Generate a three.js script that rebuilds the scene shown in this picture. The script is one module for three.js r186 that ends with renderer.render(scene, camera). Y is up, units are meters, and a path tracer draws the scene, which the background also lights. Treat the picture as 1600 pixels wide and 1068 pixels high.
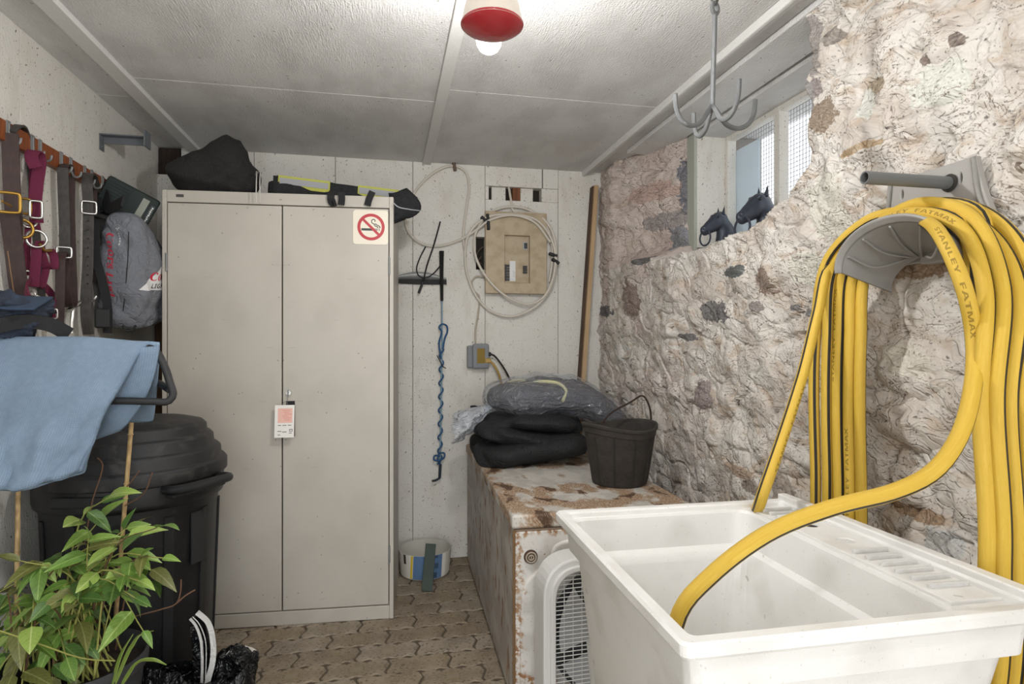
import * as THREE from 'three';
import { RoundedBoxGeometry } from 'three/addons/geometries/RoundedBoxGeometry.js';
import { DecalGeometry } from 'three/addons/geometries/DecalGeometry.js';
import { mergeGeometries, toCreasedNormals, mergeVertices } from 'three/addons/utils/BufferGeometryUtils.js';
import { MarchingCubes } from 'three/addons/objects/MarchingCubes.js';
import { RectAreaLightUniformsLib } from 'three/addons/lights/RectAreaLightUniformsLib.js';
import { createNoise2D, createNoise3D } from 'simplex-noise';

// ---------------------------------------------------------------- camera, sky, light, exposure
const scene = new THREE.Scene();
const YAW = Math.atan2(198, 950), SA = Math.sin(YAW), CA = Math.cos(YAW), FOC = 950, EYE = 1.2;
const camera = new THREE.PerspectiveCamera(2 * Math.atan(534 / FOC) * 180 / Math.PI, 1600 / 1068, 0.05, 60);
camera.position.set(0, EYE, 0);
camera.lookAt(SA, EYE, -CA);
const renderer = new THREE.WebGLRenderer({ antialias: true });
renderer.toneMapping = THREE.LinearToneMapping;
renderer.toneMappingExposure = 1.0;
renderer.shadowMap.enabled = true;
scene.background = new THREE.Color(0.93, 0.97, 1.0);
scene.backgroundIntensity = 2.0;
RectAreaLightUniformsLib.init();
// soft fill added as an area light in the unseen doorway behind the camera
const doorFillLight = new THREE.RectAreaLight(new THREE.Color(0.97, 0.985, 1.0), 3.8, 1.7, 2.0);
doorFillLight.position.set(0.0, 1.05, 1.36);
doorFillLight.lookAt(0.0, 1.05, -2);
scene.add(doorFillLight);
const LAMP_POWER = 2.0, LAMP_COLOR = new THREE.Color(1.0, 0.99, 0.975);

// ---------------------------------------------------------------- helpers
let seedState = 20240611;
const rnd = () => { seedState = (seedState + 0x6d2b79f5) | 0; let t = Math.imul(seedState ^ (seedState >>> 15), 1 | seedState); t = (t + Math.imul(t ^ (t >>> 7), 61 | t)) ^ t; return ((t ^ (t >>> 14)) >>> 0) / 4294967296; };
const rr = (a, b) => a + (b - a) * rnd();
const n2 = createNoise2D(rnd), n3 = createNoise3D(rnd);
const V = (x, y, z) => new THREE.Vector3(x, y, z);
const clamp = (x, a = 0, b = 1) => Math.min(b, Math.max(a, x));
const sst = (a, b, x) => { const t = clamp((x - a) / (b - a)); return t * t * (3 - 2 * t); };
const lerp = (a, b, t) => a + (b - a) * t;
const fbm = (x, y, o = 4) => { let s = 0, a = 0.5; for (let i = 0; i < o; i++) { s += a * n2(x, y); x = x * 2.03 + 7.1; y = y * 2.03 - 3.7; a *= 0.5; } return s; };
// a point of the room seen at a place of the photograph: at depth t, or on the plane x, y or z
const ray = (px, py) => { const u = (px - 800) / FOC, v = (534 - py) / FOC; return V(SA + u * CA, v, -(CA - u * SA)); };
const PT = (px, py, t) => ray(px, py).multiplyScalar(t).add(V(0, EYE, 0));
const PX = (px, py, x) => { const d = ray(px, py); return PT(px, py, x / d.x); };
const PY = (px, py, y) => { const d = ray(px, py); return PT(px, py, (y - EYE) / d.y); };
const PZ = (px, py, z) => { const d = ray(px, py); return PT(px, py, z / d.z); };

const taken = new Map();
function numbered(name) { const n = taken.get(name) || 0; taken.set(name, n + 1); return n ? name + '_' + String(n).padStart(3, '0') : name; }
function prep(g) {
  if (g.index) g = g.toNonIndexed();
  if (!g.attributes.normal) g.computeVertexNormals();
  if (!g.attributes.uv) boxUV(g);
  for (const k of Object.keys(g.attributes)) if (!['position', 'normal', 'uv'].includes(k)) g.deleteAttribute(k);
  g.morphAttributes = {}; g.clearGroups();
  return g;
}
function boxUV(g, s = 1) {
  if (g.index) g = g.toNonIndexed();
  if (!g.attributes.normal) g.computeVertexNormals();
  const p = g.attributes.position, uv = new Float32Array(p.count * 2), a = V(), b = V(), c = V();
  for (let i = 0; i < p.count; i += 3) {
    a.fromBufferAttribute(p, i); b.fromBufferAttribute(p, i + 1); c.fromBufferAttribute(p, i + 2);
    const n = b.clone().sub(a).cross(c.clone().sub(a)), ax = Math.abs(n.x), ay = Math.abs(n.y), az = Math.abs(n.z);
    [a, b, c].forEach((q, k) => {
      const w = ax > ay && ax > az ? [q.z, q.y] : ay > az ? [q.x, q.z] : [q.x, q.y];
      uv[(i + k) * 2] = w[0] * s; uv[(i + k) * 2 + 1] = w[1] * s;
    });
  }
  g.setAttribute('uv', new THREE.BufferAttribute(uv, 2));
  return g;
}
function mesh(name, geo, mat, parent = scene, box = false) {
  let g = Array.isArray(geo) ? (geo.length === 1 ? geo[0] : mergeGeometries(geo.map(prep))) : geo;
  if (box) g = boxUV(g);
  const m = new THREE.Mesh(g, mat);
  m.name = parent === scene ? numbered(name) : name;
  m.castShadow = m.receiveShadow = true;
  parent.add(m);
  return m;
}
function tag(o, label, category, group) { o.userData.label = label; o.userData.category = category; if (group) o.userData.group = group; return o; }
function thing(name, label, category, pos = [0, 0, 0], turn = 0, group) {
  const o = new THREE.Group(); o.name = numbered(name); scene.add(o);
  if (pos.isVector3) o.position.copy(pos); else o.position.set(...pos);
  o.rotation.y = turn;
  return tag(o, label, category, group);
}
function struct(o) { o.userData.kind = 'structure'; return o; }
function structGroup(name) { const o = new THREE.Group(); o.name = numbered(name); scene.add(o); return struct(o); }
const T = (g, x = 0, y = 0, z = 0, rx = 0, ry = 0, rz = 0) => { if (rx) g.rotateX(rx); if (ry) g.rotateY(ry); if (rz) g.rotateZ(rz); g.translate(x, y, z); return g; };
const bx = (w, h, d, x = 0, y = 0, z = 0, r = 0.003) => { const m = Math.min(w, h, d); return T(r > 0 && m > 0.002 ? new RoundedBoxGeometry(w, h, d, 2, Math.min(r, m * 0.45)) : new THREE.BoxGeometry(w, h, d), x, y, z); };
const box2 = (x0, x1, y0, y1, z0, z1, r = 0.003) => bx(x1 - x0, y1 - y0, z1 - z0, (x0 + x1) / 2, (y0 + y1) / 2, (z0 + z1) / 2, r);
const cyl = (r0, r1, h, x = 0, y = 0, z = 0, seg = 24) => T(new THREE.CylinderGeometry(r0, r1, h, seg), x, y, z);
// a rod or tube that follows points; radius a number or a function of 0..1
function sweep(pts, radius, { radial = 8, seg, closed = false, caps = true, tension = 0.5, straight = false, flat = 1 } = {}) {
  const N = seg || Math.max(4, pts.length * 6);
  let curve;
  if (straight) { curve = new THREE.CurvePath(); for (let i = 0; i + 1 < pts.length; i++) curve.add(new THREE.LineCurve3(pts[i], pts[i + 1])); } else curve = new THREE.CatmullRomCurve3(pts, closed, 'centripetal', tension);
  const P = curve.getSpacedPoints(N), n = P.length, R = typeof radius === 'function' ? radius : () => radius;
  const tan = P.map((p, i) => (closed ? P[(i + 1) % (n - 1)].clone().sub(P[(i - 1 + n - 1) % (n - 1)]) : P[Math.min(n - 1, i + 1)].clone().sub(P[Math.max(0, i - 1)])).normalize());
  let nor = Math.abs(tan[0].y) < 0.9 ? V(0, 1, 0) : V(1, 0, 0);
  nor.sub(tan[0].clone().multiplyScalar(nor.dot(tan[0]))).normalize();
  const pos = [], uv = [], idx = [];
  let len = 0;
  for (let i = 0; i < n; i++) {
    if (i) { len += P[i].distanceTo(P[i - 1]); nor.sub(tan[i].clone().multiplyScalar(nor.dot(tan[i]))).normalize(); }
    const bin = tan[i].clone().cross(nor), r = R(i / (n - 1));
    for (let k = 0; k <= radial; k++) {
      const a = k / radial * Math.PI * 2, c = Math.cos(a) * r * flat, s = Math.sin(a) * r;
      pos.push(P[i].x + nor.x * c + bin.x * s, P[i].y + nor.y * c + bin.y * s, P[i].z + nor.z * c + bin.z * s); uv.push(k / radial, len);
    }
  }
  const w = radial + 1;
  for (let i = 0; i + 1 < n; i++) for (let k = 0; k < radial; k++) { const a = i * w + k; idx.push(a, a + w, a + 1, a + 1, a + w, a + w + 1); }
  if (caps && !closed) for (const e of [0, n - 1]) {
    const c = pos.length / 3; pos.push(P[e].x, P[e].y, P[e].z); uv.push(0.5, e ? len : 0);
    const b0 = c + 1; for (let k = 0; k <= radial; k++) { const s = (e * w + k) * 3; pos.push(pos[s], pos[s + 1], pos[s + 2]); uv.push(0.5, e ? len : 0); }
    for (let k = 0; k < radial; k++) e ? idx.push(c, b0 + k, b0 + k + 1) : idx.push(c, b0 + k + 1, b0 + k);
  }
  const g = new THREE.BufferGeometry();
  g.setAttribute('position', new THREE.Float32BufferAttribute(pos, 3)); g.setAttribute('uv', new THREE.Float32BufferAttribute(uv, 2)); g.setIndex(idx); g.computeVertexNormals();
  return g;
}
// a strap: a flat bar that follows points, its width along W (one vector or one per point)
function ribbon(pts, W, width, thick, { seg, closed = false } = {}) {
  const curve = new THREE.CatmullRomCurve3(pts, closed, 'centripetal'), N = seg || Math.max(6, pts.length * 6), wc = Array.isArray(W) ? new THREE.CatmullRomCurve3(W, closed, 'centripetal') : null;
  const rows = [], wf = typeof width === 'function' ? width : () => width;
  let len = 0, prev = null;
  for (let i = 0; i <= N; i++) {
    const t = i / N, p = curve.getPoint(t), tg = curve.getTangent(t), w = (wc ? wc.getPoint(t) : W.clone());
    w.sub(tg.clone().multiplyScalar(w.dot(tg))).normalize();
    const n = tg.clone().cross(w).normalize(); if (prev) len += p.distanceTo(prev); prev = p;
    const hw = wf(t) / 2, ht = thick / 2;
    rows.push({ c: [[1, 1], [-1, 1], [-1, -1], [1, -1]].map(([a, b]) => p.clone().addScaledVector(w, a * hw).addScaledVector(n, b * ht)), len, hw });
  }
  const pos = [], uv = [];
  const quad = (a, b, c, d, ua, ub, uc, ud) => { for (const [q, s] of [[a, ua], [b, ub], [c, uc], [a, ua], [c, uc], [d, ud]]) { pos.push(q.x, q.y, q.z); uv.push(...s); } };
  for (let i = 0; i < N; i++) for (let k = 0; k < 4; k++) {
    const A = rows[i], B = rows[i + 1], k2 = (k + 1) % 4, s0 = k % 2 ? 0 : -A.hw, s1 = k % 2 ? 0.004 : A.hw;
    quad(A.c[k], A.c[k2], B.c[k2], B.c[k], [s0, A.len], [s1, A.len], [s1, B.len], [s0, B.len]);
  }
  if (!closed) { const a = rows[0].c, b = rows[N].c, z = [0, 0]; quad(a[3], a[2], a[1], a[0], z, z, z, z); quad(b[0], b[1], b[2], b[3], z, z, z, z); }
  const g = new THREE.BufferGeometry(); g.setAttribute('position', new THREE.Float32BufferAttribute(pos, 3)); g.setAttribute('uv', new THREE.Float32BufferAttribute(uv, 2));
  g.computeVertexNormals();
  return toCreasedNormals(g, 0.9);
}
// a sheet with thickness: f(u, v) gives points
function sheet(f, nu, nv, thick, uvf) {
  const P = []; for (let j = 0; j <= nv; j++) for (let i = 0; i <= nu; i++) P.push(f(i / nu, j / nv));
  const w = nu + 1, at = (i, j) => P[clamp(j, 0, nv) * w + clamp(i, 0, nu)], pos = [], uv = [], idx = [];
  const N = []; for (let j = 0; j <= nv; j++) for (let i = 0; i <= nu; i++) N.push(at(i + 1, j).clone().sub(at(i - 1, j)).cross(at(i, j + 1).clone().sub(at(i, j - 1))).normalize());
  for (const s of [0.5, -0.5]) P.forEach((p, k) => { pos.push(p.x + N[k].x * thick * s, p.y + N[k].y * thick * s, p.z + N[k].z * thick * s); const i = k % w, j = (k - i) / w; uv.push(...(uvf ? uvf(i / nu, j / nv) : [i / nu, j / nv])); });
  const M = P.length;
  for (let j = 0; j < nv; j++) for (let i = 0; i < nu; i++) { const a = j * w + i, b = a + 1, c = a + w, d = c + 1; idx.push(a, b, c, b, d, c, M + a, M + c, M + b, M + b, M + c, M + d); }
  const edge = (a, b) => idx.push(a, M + a, b, b, M + a, M + b);
  for (let i = 0; i < nu; i++) { edge(i, i + 1); edge(nv * w + i + 1, nv * w + i); }
  for (let j = 0; j < nv; j++) { edge((j + 1) * w, j * w); edge(j * w + nu, (j + 1) * w + nu); }
  const g = new THREE.BufferGeometry(); g.setAttribute('position', new THREE.Float32BufferAttribute(pos, 3)); g.setAttribute('uv', new THREE.Float32BufferAttribute(uv, 2)); g.setIndex(idx); g.computeVertexNormals();
  return g;
}
// rings of points joined one after another
function loft(rings, { crease = 0.6, cap0 = true, cap1 = true } = {}) {
  const m = rings[0].length, pos = [], idx = [];
  rings.forEach((r) => r.forEach((p) => pos.push(p.x, p.y, p.z)));
  for (let i = 0; i + 1 < rings.length; i++) for (let k = 0; k < m; k++) { const a = i * m + k, b = i * m + (k + 1) % m; idx.push(a, b, a + m, b, b + m, a + m); }
  const cap = (i, f) => { const c = pos.length / 3, s = V(); rings[i].forEach((p) => s.add(p)); s.divideScalar(m); pos.push(s.x, s.y, s.z); for (let k = 0; k < m; k++) { const a = i * m + k, b = i * m + (k + 1) % m; f ? idx.push(c, a, b) : idx.push(c, b, a); } };
  if (cap0) cap(0, false); if (cap1) cap(rings.length - 1, true);
  const g = new THREE.BufferGeometry(); g.setAttribute('position', new THREE.Float32BufferAttribute(pos, 3)); g.setIndex(idx);
  return boxUV(crease ? toCreasedNormals(g, crease) : (g.computeVertexNormals(), g));
}
function rrect(hx, hz, r, y, ox = 0, oz = 0, per = 5) {
  const out = []; for (const [sx, sz, a0] of [[1, 1, 0], [-1, 1, 1], [-1, -1, 2], [1, -1, 3]]) for (let k = 0; k <= per; k++) { const a = (a0 + k / per) * Math.PI / 2; out.push(V(ox + sx * (hx - r) + Math.cos(a) * r, y, oz + sz * (hz - r) + Math.sin(a) * r)); }
  return out.reverse();
}
// a soft rounded body: superellipsoid pushed about by f(unit direction) -> offset vector or scale
function soft(rx, ry, rz, { e1 = 0.6, e2 = 0.6, nu = 48, nv = 28, f } = {}) {
  const g = new THREE.SphereGeometry(1, nu, nv), p = g.attributes.position, sp = (x, e) => Math.sign(x) * Math.pow(Math.abs(x), e);
  for (let i = 0; i < p.count; i++) {
    const d = V().fromBufferAttribute(p, i), lat = Math.asin(clamp(d.y, -1, 1)), lon = Math.atan2(d.z, d.x), cl = sp(Math.cos(lat), e1);
    const q = V(rx * cl * sp(Math.cos(lon), e2), ry * sp(Math.sin(lat), e1), rz * cl * sp(Math.sin(lon), e2));
    if (f) f(q, d);
    p.setXYZ(i, q.x, q.y, q.z);
  }
  const h = mergeVertices((g.deleteAttribute('uv'), g.deleteAttribute('normal'), g), 1e-5); h.computeVertexNormals();
  return h;
}
const uvXY = (g, f) => { const p = g.attributes.position, uv = new Float32Array(p.count * 2); for (let i = 0; i < p.count; i++) { const r = f(p.getX(i), p.getY(i), p.getZ(i)); uv[2 * i] = r[0]; uv[2 * i + 1] = r[1]; } g.setAttribute('uv', new THREE.BufferAttribute(uv, 2)); return g; };

// ---------------------------------------------------------------- textures
function tex(w, h, fn, { color = true, rx = 1, ry = 1, wrap = THREE.MirroredRepeatWrapping } = {}) {
  const d = new Uint8Array(w * h * 4);
  for (let y = 0; y < h; y++) for (let x = 0; x < w; x++) {
    const c = fn((x + 0.5) / w, (y + 0.5) / h), o = (y * w + x) * 4;
    if (typeof c === 'number') d[o] = d[o + 1] = d[o + 2] = clamp(c * 255, 0, 255); else { d[o] = clamp(c[0], 0, 255); d[o + 1] = clamp(c[1], 0, 255); d[o + 2] = clamp(c[2], 0, 255); }
    d[o + 3] = 255;
  }
  const t = new THREE.DataTexture(d, w, h); t.magFilter = THREE.LinearFilter; t.minFilter = THREE.LinearFilter; t.wrapS = t.wrapT = wrap; t.repeat.set(rx, ry);
  if (color) t.colorSpace = THREE.SRGBColorSpace;
  t.needsUpdate = true;
  return t;
}
function canvasTex(w, h, draw) {
  const c = document.createElement('canvas'); c.width = w; c.height = h; draw(c.getContext('2d'), w, h);
  const t = new THREE.CanvasTexture(c); t.colorSpace = THREE.SRGBColorSpace; t.wrapS = t.wrapT = THREE.RepeatWrapping; return t;
}
const mix3 = (a, b, t) => [lerp(a[0], b[0], t), lerp(a[1], b[1], t), lerp(a[2], b[2], t)];
const M = (color, roughness = 0.7, o = {}) => new THREE.MeshStandardMaterial({ color, roughness, ...o });
const MP = (color, roughness = 0.7, o = {}) => new THREE.MeshPhysicalMaterial({ color, roughness, ...o });

// painted boards: off-white paint with stains, specks and scuffs of bare wood
const paintTex = tex(1024, 1024, (u, v) => {
  const x = u * 1.25, y = v * 1.25;
  let c = [216, 213, 206], s = fbm(x * 3, y * 2.2, 4);
  c = mix3(c, [203, 197, 187], sst(0.05, 0.6, s) * 0.5);
  c = mix3(c, [190, 184, 174], sst(0.25, 0.6, fbm(x * 9 + 5, y * 2.4, 4)) * 0.3);
  const sp = n2(x * 55 + 3, y * 42), sp2 = n2(x * 120, y * 90 + 8), cl = fbm(x * 2 + 9, y * 2 + 4, 3);
  if (sp > 0.83 - 0.12 * sst(0, 0.5, cl)) c = mix3(c, [96, 88, 80], sst(0.83 - 0.12 * sst(0, 0.5, cl), 0.93, sp));
  if (sp2 > 0.88) c = mix3(c, [120, 110, 100], 0.5);
  const g = n2(x * 12, y * 160); return mix3(c, [206, 202, 194], 0.25 * clamp(g));
}, { rx: 0.8, ry: 0.8 });
const paintBump = tex(1024, 1024, (u, v) => { const x = u * 1.25, y = v * 1.25; return 0.5 + 0.22 * fbm(x * 14, y * 8, 4) + 0.14 * n2(x * 120, y * 30) + 0.12 * n2(x * 160, y * 160); }, { color: false, rx: 0.8, ry: 0.8 });
const ceilTex = tex(1024, 1024, (u, v) => {
  const x = u * 1.2, y = v * 1.2;
  let c = mix3([212, 211, 209], [200, 198, 196], sst(-0.3, 0.5, fbm(x * 3.5, y * 2, 4)));
  const sp = n2(x * 60, y * 40), st = n2(x * 190, y * 14);
  c = mix3(c, [184, 182, 179], 0.35 * sst(0.2, 0.9, st) * sst(-0.3, 0.4, fbm(x * 4 + 8, y * 4, 2)));
  if (sp > 0.86) c = mix3(c, [120, 114, 108], sst(0.86, 0.97, sp));
  return c;
}, { rx: 0.8333, ry: 0.8333 });
const ceilBump = tex(1024, 1024, (u, v) => { const x = u * 1.2, y = v * 1.2, k = sst(-0.25, 0.35, fbm(x * 2.5 + 4, y * 2.5, 2)); return 0.5 + 0.25 * n2(x * 170, y * 15) * (0.35 + 0.65 * k) + 0.2 * n2(x * 110, y * 100) + 0.16 * n2(x * 230, y * 220); }, { color: false, rx: 0.8333, ry: 0.8333 });
const grainBump = tex(512, 512, (u, v) => 0.5 + 0.3 * n2(u * 90, v * 90) + 0.2 * n2(u * 200, v * 200), { color: false, rx: 5, ry: 5 });
const weaveBump = tex(256, 256, (u, v) => 0.5 + 0.25 * Math.sin(u * 64 * Math.PI) + 0.25 * Math.sin(v * 64 * Math.PI), { color: false, rx: 12, ry: 12, wrap: THREE.RepeatWrapping });
const wrinkleBump = tex(512, 512, (u, v) => { const x = u * 4 + 0.5 * fbm(u * 5, v * 5, 2), y = v * 4 + 0.5 * fbm(u * 5 + 9, v * 5, 2); return 0.5 + 0.5 * (1 - 2 * Math.abs(fbm(x * 1.2, y * 1.2, 4))) - 0.2; }, { color: false, rx: 3, ry: 3 });
const woodTex = (a, b, k = 1) => tex(256, 512, (u, v) => { const r = n2(u * 14 * k + 0.8 * n2(u * 2, v * 3), v * 2), f = n2(u * 80, v * 5); return mix3(a, b, clamp(0.5 + 0.35 * r + 0.25 * f)); }, { rx: 4, ry: 1 });
const enamelTex = tex(512, 1024, (u, v) => { let c = mix3([187, 181, 171], [181, 175, 165], sst(-0.2, 0.5, fbm(u * 3, v * 5, 3))); const s = n2(u * 60, v * 110), q = n2(u * 9, v * 130); if (s > 0.9) c = mix3(c, [110, 104, 98], sst(0.9, 0.97, s)); if (q > 0.93) c = mix3(c, [160, 154, 146], 0.5); return c; }, { rx: 1, ry: 0.5 });

// ================================================================ STRUCTURE
const XL = -1.13, XR = 1.23, ZB = -3.38, ZF = 1.4, HC = 2.19;
const matPaint = M(0xffffff, 0.75, { map: paintTex, bumpMap: paintBump, bumpScale: 0.0022 });
const matCeil = M(0xffffff, 0.85, { map: ceilTex, bumpMap: ceilBump, bumpScale: 0.003 });
const matBatten = M(0xd2d1ce, 0.7, { bumpMap: paintBump, bumpScale: 0.0015 });
const matDark = M(0x2a241f, 0.9, { bumpMap: grainBump, bumpScale: 0.001 });

// ---- floor: zigzag concrete pavers on sand
{
  const floor = structGroup('floor');
  const sand = M(0x6f6252, 0.95, { bumpMap: grainBump, bumpScale: 0.004 });
  mesh('sand_bed', box2(-1.3, 1.75, -0.12, -0.006, -3.6, 1.5, 0), sand, floor, true);
  const L = 0.228, W = 0.114, gap = 0.004;
  const zig = (x) => 0.0085 * (Math.abs(((x / (L / 3)) % 1 + 1) % 1 - 0.5) * 4 - 1);
  const pts = [], NS = 6;
  for (let i = 0; i <= NS; i++) { const x = -L / 2 + L * i / NS; pts.push([x, W / 2 + zig(x)]); }
  for (let i = 1; i < 4; i++) { const y = W / 2 - W * i / 4; pts.push([L / 2 + 0.011 * (i === 1 ? 1 : i === 3 ? -1 : 0), y + zig(L / 2)]); }
  for (let i = NS; i >= 0; i--) { const x = -L / 2 + L * i / NS; pts.push([x, -W / 2 + zig(x)]); }
  for (let i = 3; i >= 1; i--) { const y = W / 2 - W * i / 4; pts.push([-L / 2 + 0.011 * (i === 1 ? 1 : i === 3 ? -1 : 0), y + zig(-L / 2)]); }
  const sh = new THREE.Shape(pts.map(([x, y]) => new THREE.Vector2(x * (1 - gap / L * 2.2), (y) * (1 - gap / W * 1.2))));
  const base = new THREE.ExtrudeGeometry(sh, { depth: 0.03, bevelEnabled: true, bevelThickness: 0.003, bevelSize: 0.003, bevelOffset: -0.003, bevelSegments: 1 });
  base.rotateX(-Math.PI / 2); base.translate(0, -0.033, 0);
  const paverTex = tex(512, 512, (u, v) => { const x = u, y = v; let c = mix3([158, 146, 130], [138, 126, 110], sst(-0.4, 0.5, fbm(x * 6, y * 6, 5))); c = mix3(c, [172, 160, 142], sst(0.35, 0.8, n2(x * 70, y * 70)) * 0.6); c = mix3(c, [98, 86, 72], sst(0.45, 0.85, n2(x * 38 + 9, y * 45)) * 0.7); return mix3(c, [146, 132, 92], sst(0.2, 0.6, fbm(x * 4 + 3, y * 9, 3)) * 0.35); }, { rx: 1, ry: 1 });
  const paverBump = tex(512, 512, (u, v) => 0.5 + 0.25 * fbm(u * 18, v * 18, 4) + 0.2 * n2(u * 140, v * 140), { color: false });
  const geos = [0, 1, 2, 3].map((k) => { const g = base.clone(); return uvXY(g, (x, y, z) => [x + k * 0.37, z + k * 0.53]); });
  const mats = [0xffffff, 0xf6f2ec, 0xfaf5ec, 0xf0ece6].map((c) => M(c, 0.9, { map: paverTex, bumpMap: paverBump, bumpScale: 0.004 }));
  const rest = [];
  for (let r = 0; r < 42; r++) for (let c = 0; c < 12; c++) {
    const x = -1.02 + c * L + (r % 2 ? L / 2 : 0) - 0.11, z = -3.33 + r * W;
    if (x > 1.3 || z > 1.4) continue;
    const k = Math.floor(rnd() * 4), y = rr(-0.0035, 0.001), a = rr(-0.012, 0.012), b = rr(-0.012, 0.012), km = Math.floor(rnd() * 4);
    if (z < -1.0) { const m = mesh('paver', geos[k], mats[km], floor); m.position.set(x, y, z); m.rotation.set(a, 0, b); } else if (r % 1 === 0) { const g = prep(geos[k].clone()); g.translate(x, y, z); rest.push(g); }
  }
  const m = mesh('pavers', rest, mats[0], floor); m.userData.kind = 'stuff';
}
// ---- ceiling: rough white sheets between battens
{
  const c = structGroup('ceiling');
  mesh('ceiling_slab', box2(-1.35, 1.8, HC + 0.012, HC + 0.12, -3.6, 1.55, 0), matBatten, c, true);
  const cols = [[-1.2, -0.935], [-0.93, 0.222], [0.226, 1.139], [1.143, 1.36], [1.362, 1.8]], seams = [-3.6, -2.52, -1.24, 0.1, 1.55];
  const offs = [0.012, 0.0, 0.0, 0.004, 0.0];
  cols.forEach(([a, b], i) => { for (let k = 0; k < 4; k++) { const z0 = seams[k] + (i === 2 ? 0.13 : i === 0 ? -0.2 : 0) * (k > 0 ? 1 : 0), z1 = seams[k + 1] + (i === 2 ? 0.13 : i === 0 ? -0.2 : 0) * (k < 3 ? 1 : 0); mesh('ceiling_panel', box2(a, b, HC + (k % 2 ? 0.0008 : 0), HC + 0.014, z0 + 0.0004, z1 - 0.0004, 0.001), matCeil, c, true); } });
  mesh('batten', box2(-0.985, -0.925, HC - 0.02, HC + 0.001, -3.4, 1.4, 0.003), matBatten, c, true);
  mesh('batten', box2(0.2, 0.245, HC - 0.014, HC + 0.001, -3.4, 1.4, 0.003), matBatten, c, true);
  mesh('batten', box2(1.118, 1.162, HC - 0.016, HC + 0.001, -3.4, 1.4, 0.003), matBatten, c, true);
  mesh('batten', box2(1.12, 1.135, HC - 0.028, HC - 0.01, -3.4, 1.4, 0.004), matBatten, c, true);
  mesh('lintel_board', box2(1.22, 1.4, HC - 0.02, HC + 0.001, -2.95, -1.2, 0.004), matCeil, c, true);
  mesh('lintel_board', box2(1.42, 1.58, HC - 0.03, HC + 0.001, -2.66, -1.2, 0.004), matCeil, c, true);
}
// ---- back wall: wide painted boards, with the slot above the electrical panel
{
  const w = structGroup('wall_back');
  mesh('wall_core', box2(-1.35, 1.75, -0.12, 2.3, ZB - 0.22, ZB - 0.06, 0), matDark, w, true);
  const bd = (x0, x1, y0, y1, d = 0) => mesh('board', box2(x0 + 0.0012, x1 - 0.0012, y0, y1, ZB - 0.06, ZB + d, 0.0015), matPaint, w, true);
  const s1 = PZ(645, 400, ZB).x, s2 = PZ(758, 400, ZB).x, s3 = PZ(872, 400, ZB).x, s4 = PZ(847, 300, ZB).x;
  const hx0 = PZ(764, 300, ZB).x, hx1 = PZ(846, 300, ZB).x, hy1 = PZ(800, 292, ZB).y, hy0 = PZ(800, 313, ZB).y;
  bd(-1.2, -0.67, 0, 2.05); bd(-1.02, -0.67, 2.05, HC); bd(-0.67, -0.262, 0, HC, 0.001); bd(-0.262, s1, 0, HC); { const hx = PZ(744, 400, ZB).x, ya = PZ(750, 421, ZB).y, yb = PZ(750, 370, ZB).y; bd(s1, s2, 0, ya, 0.001); bd(s1, hx, ya, yb, 0.001); bd(s1, s2, yb, HC, 0.001); }
  bd(s2, s3, 0, hy0 - 0.001); bd(s2, hx0, hy0, hy1); bd(s2, s4, hy1 + 0.001, HC, 0.001); bd(hx1, s3, hy0, hy1); bd(s4 + 0.004, s3, hy1 + 0.001, HC, 0.004); bd(s3, 1.45, 0, HC, 0.001);
  const wood = M(0xffffff, 0.85, { map: woodTex([139, 88, 56], [90, 55, 36]) });
  mesh('lath', box2(hx0 + 0.02, hx0 + 0.1, hy0, hy1, ZB - 0.055, ZB - 0.025, 0.001), matPaint, w, true);
  mesh('lath', box2(hx0 + 0.14, hx0 + 0.185, hy0, hy1, ZB - 0.055, ZB - 0.02, 0.001), wood, w, true);
  mesh('lath', box2(hx0 + 0.187, hx1 - 0.045, hy0, hy1, ZB - 0.055, ZB - 0.022, 0.001), matPaint, w, true);
  // rough end of a beam let into the corner
  const q = PZ(266, 248, ZB), beam = M(0xffffff, 0.9, { map: woodTex([74, 58, 46], [36, 28, 24], 2), bumpMap: grainBump, bumpScale: 0.004 });
  mesh('beam_end', box2(XL + 0.005, XL + 0.105, 2.055, HC - 0.004, ZB - 0.05, ZB - 0.004, 0.004), beam, w, true);
}
// ---- left wall: painted boards
{
  const w = structGroup('wall_left');
  mesh('wall_core', box2(XL - 0.2, XL - 0.022, -0.12, 2.3, -3.6, 1.55, 0), matDark, w, true);
  for (const [z0, z1] of [[-3.4, -2.2], [-2.2, -1.0], [-1.0, 0.2], [0.2, 1.45]]) mesh('board', box2(XL - 0.03, XL, 0, HC + 0.01, z0 + 0.001, z1 - 0.001, 0.0015), matPaint, w, true);
}
// ---- unseen wall behind the camera, with a doorway added to let daylight fill in
{
  const w = structGroup('wall_front');
  mesh('wall_piece', box2(-1.35, -0.9, -0.12, 2.3, ZF, ZF + 0.15, 0.004), matPaint, w, true);
  mesh('wall_piece', box2(0.9, 1.75, -0.12, 2.3, ZF, ZF + 0.15, 0.004), matPaint, w, true);
  mesh('wall_piece', box2(-0.9, 0.9, 2.08, 2.3, ZF, ZF + 0.15, 0.004), matPaint, w, true);
  mesh('added_door_frame', [box2(-0.96, -0.9, 0, 2.14, ZF - 0.02, ZF, 0.003), box2(0.9, 0.96, 0, 2.14, ZF - 0.02, ZF, 0.003), box2(-0.9, 0.9, 2.08, 2.14, ZF - 0.02, ZF, 0.003)], matBatten, w);
  struct(mesh('ground', box2(-14, 14, -0.3, -0.1, ZF + 0.15, 14, 0), M(0x8a8478, 0.95, { bumpMap: grainBump, bumpScale: 0.01 }), scene, true));  // unseen slab added to keep sky light from entering from below
}

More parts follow.
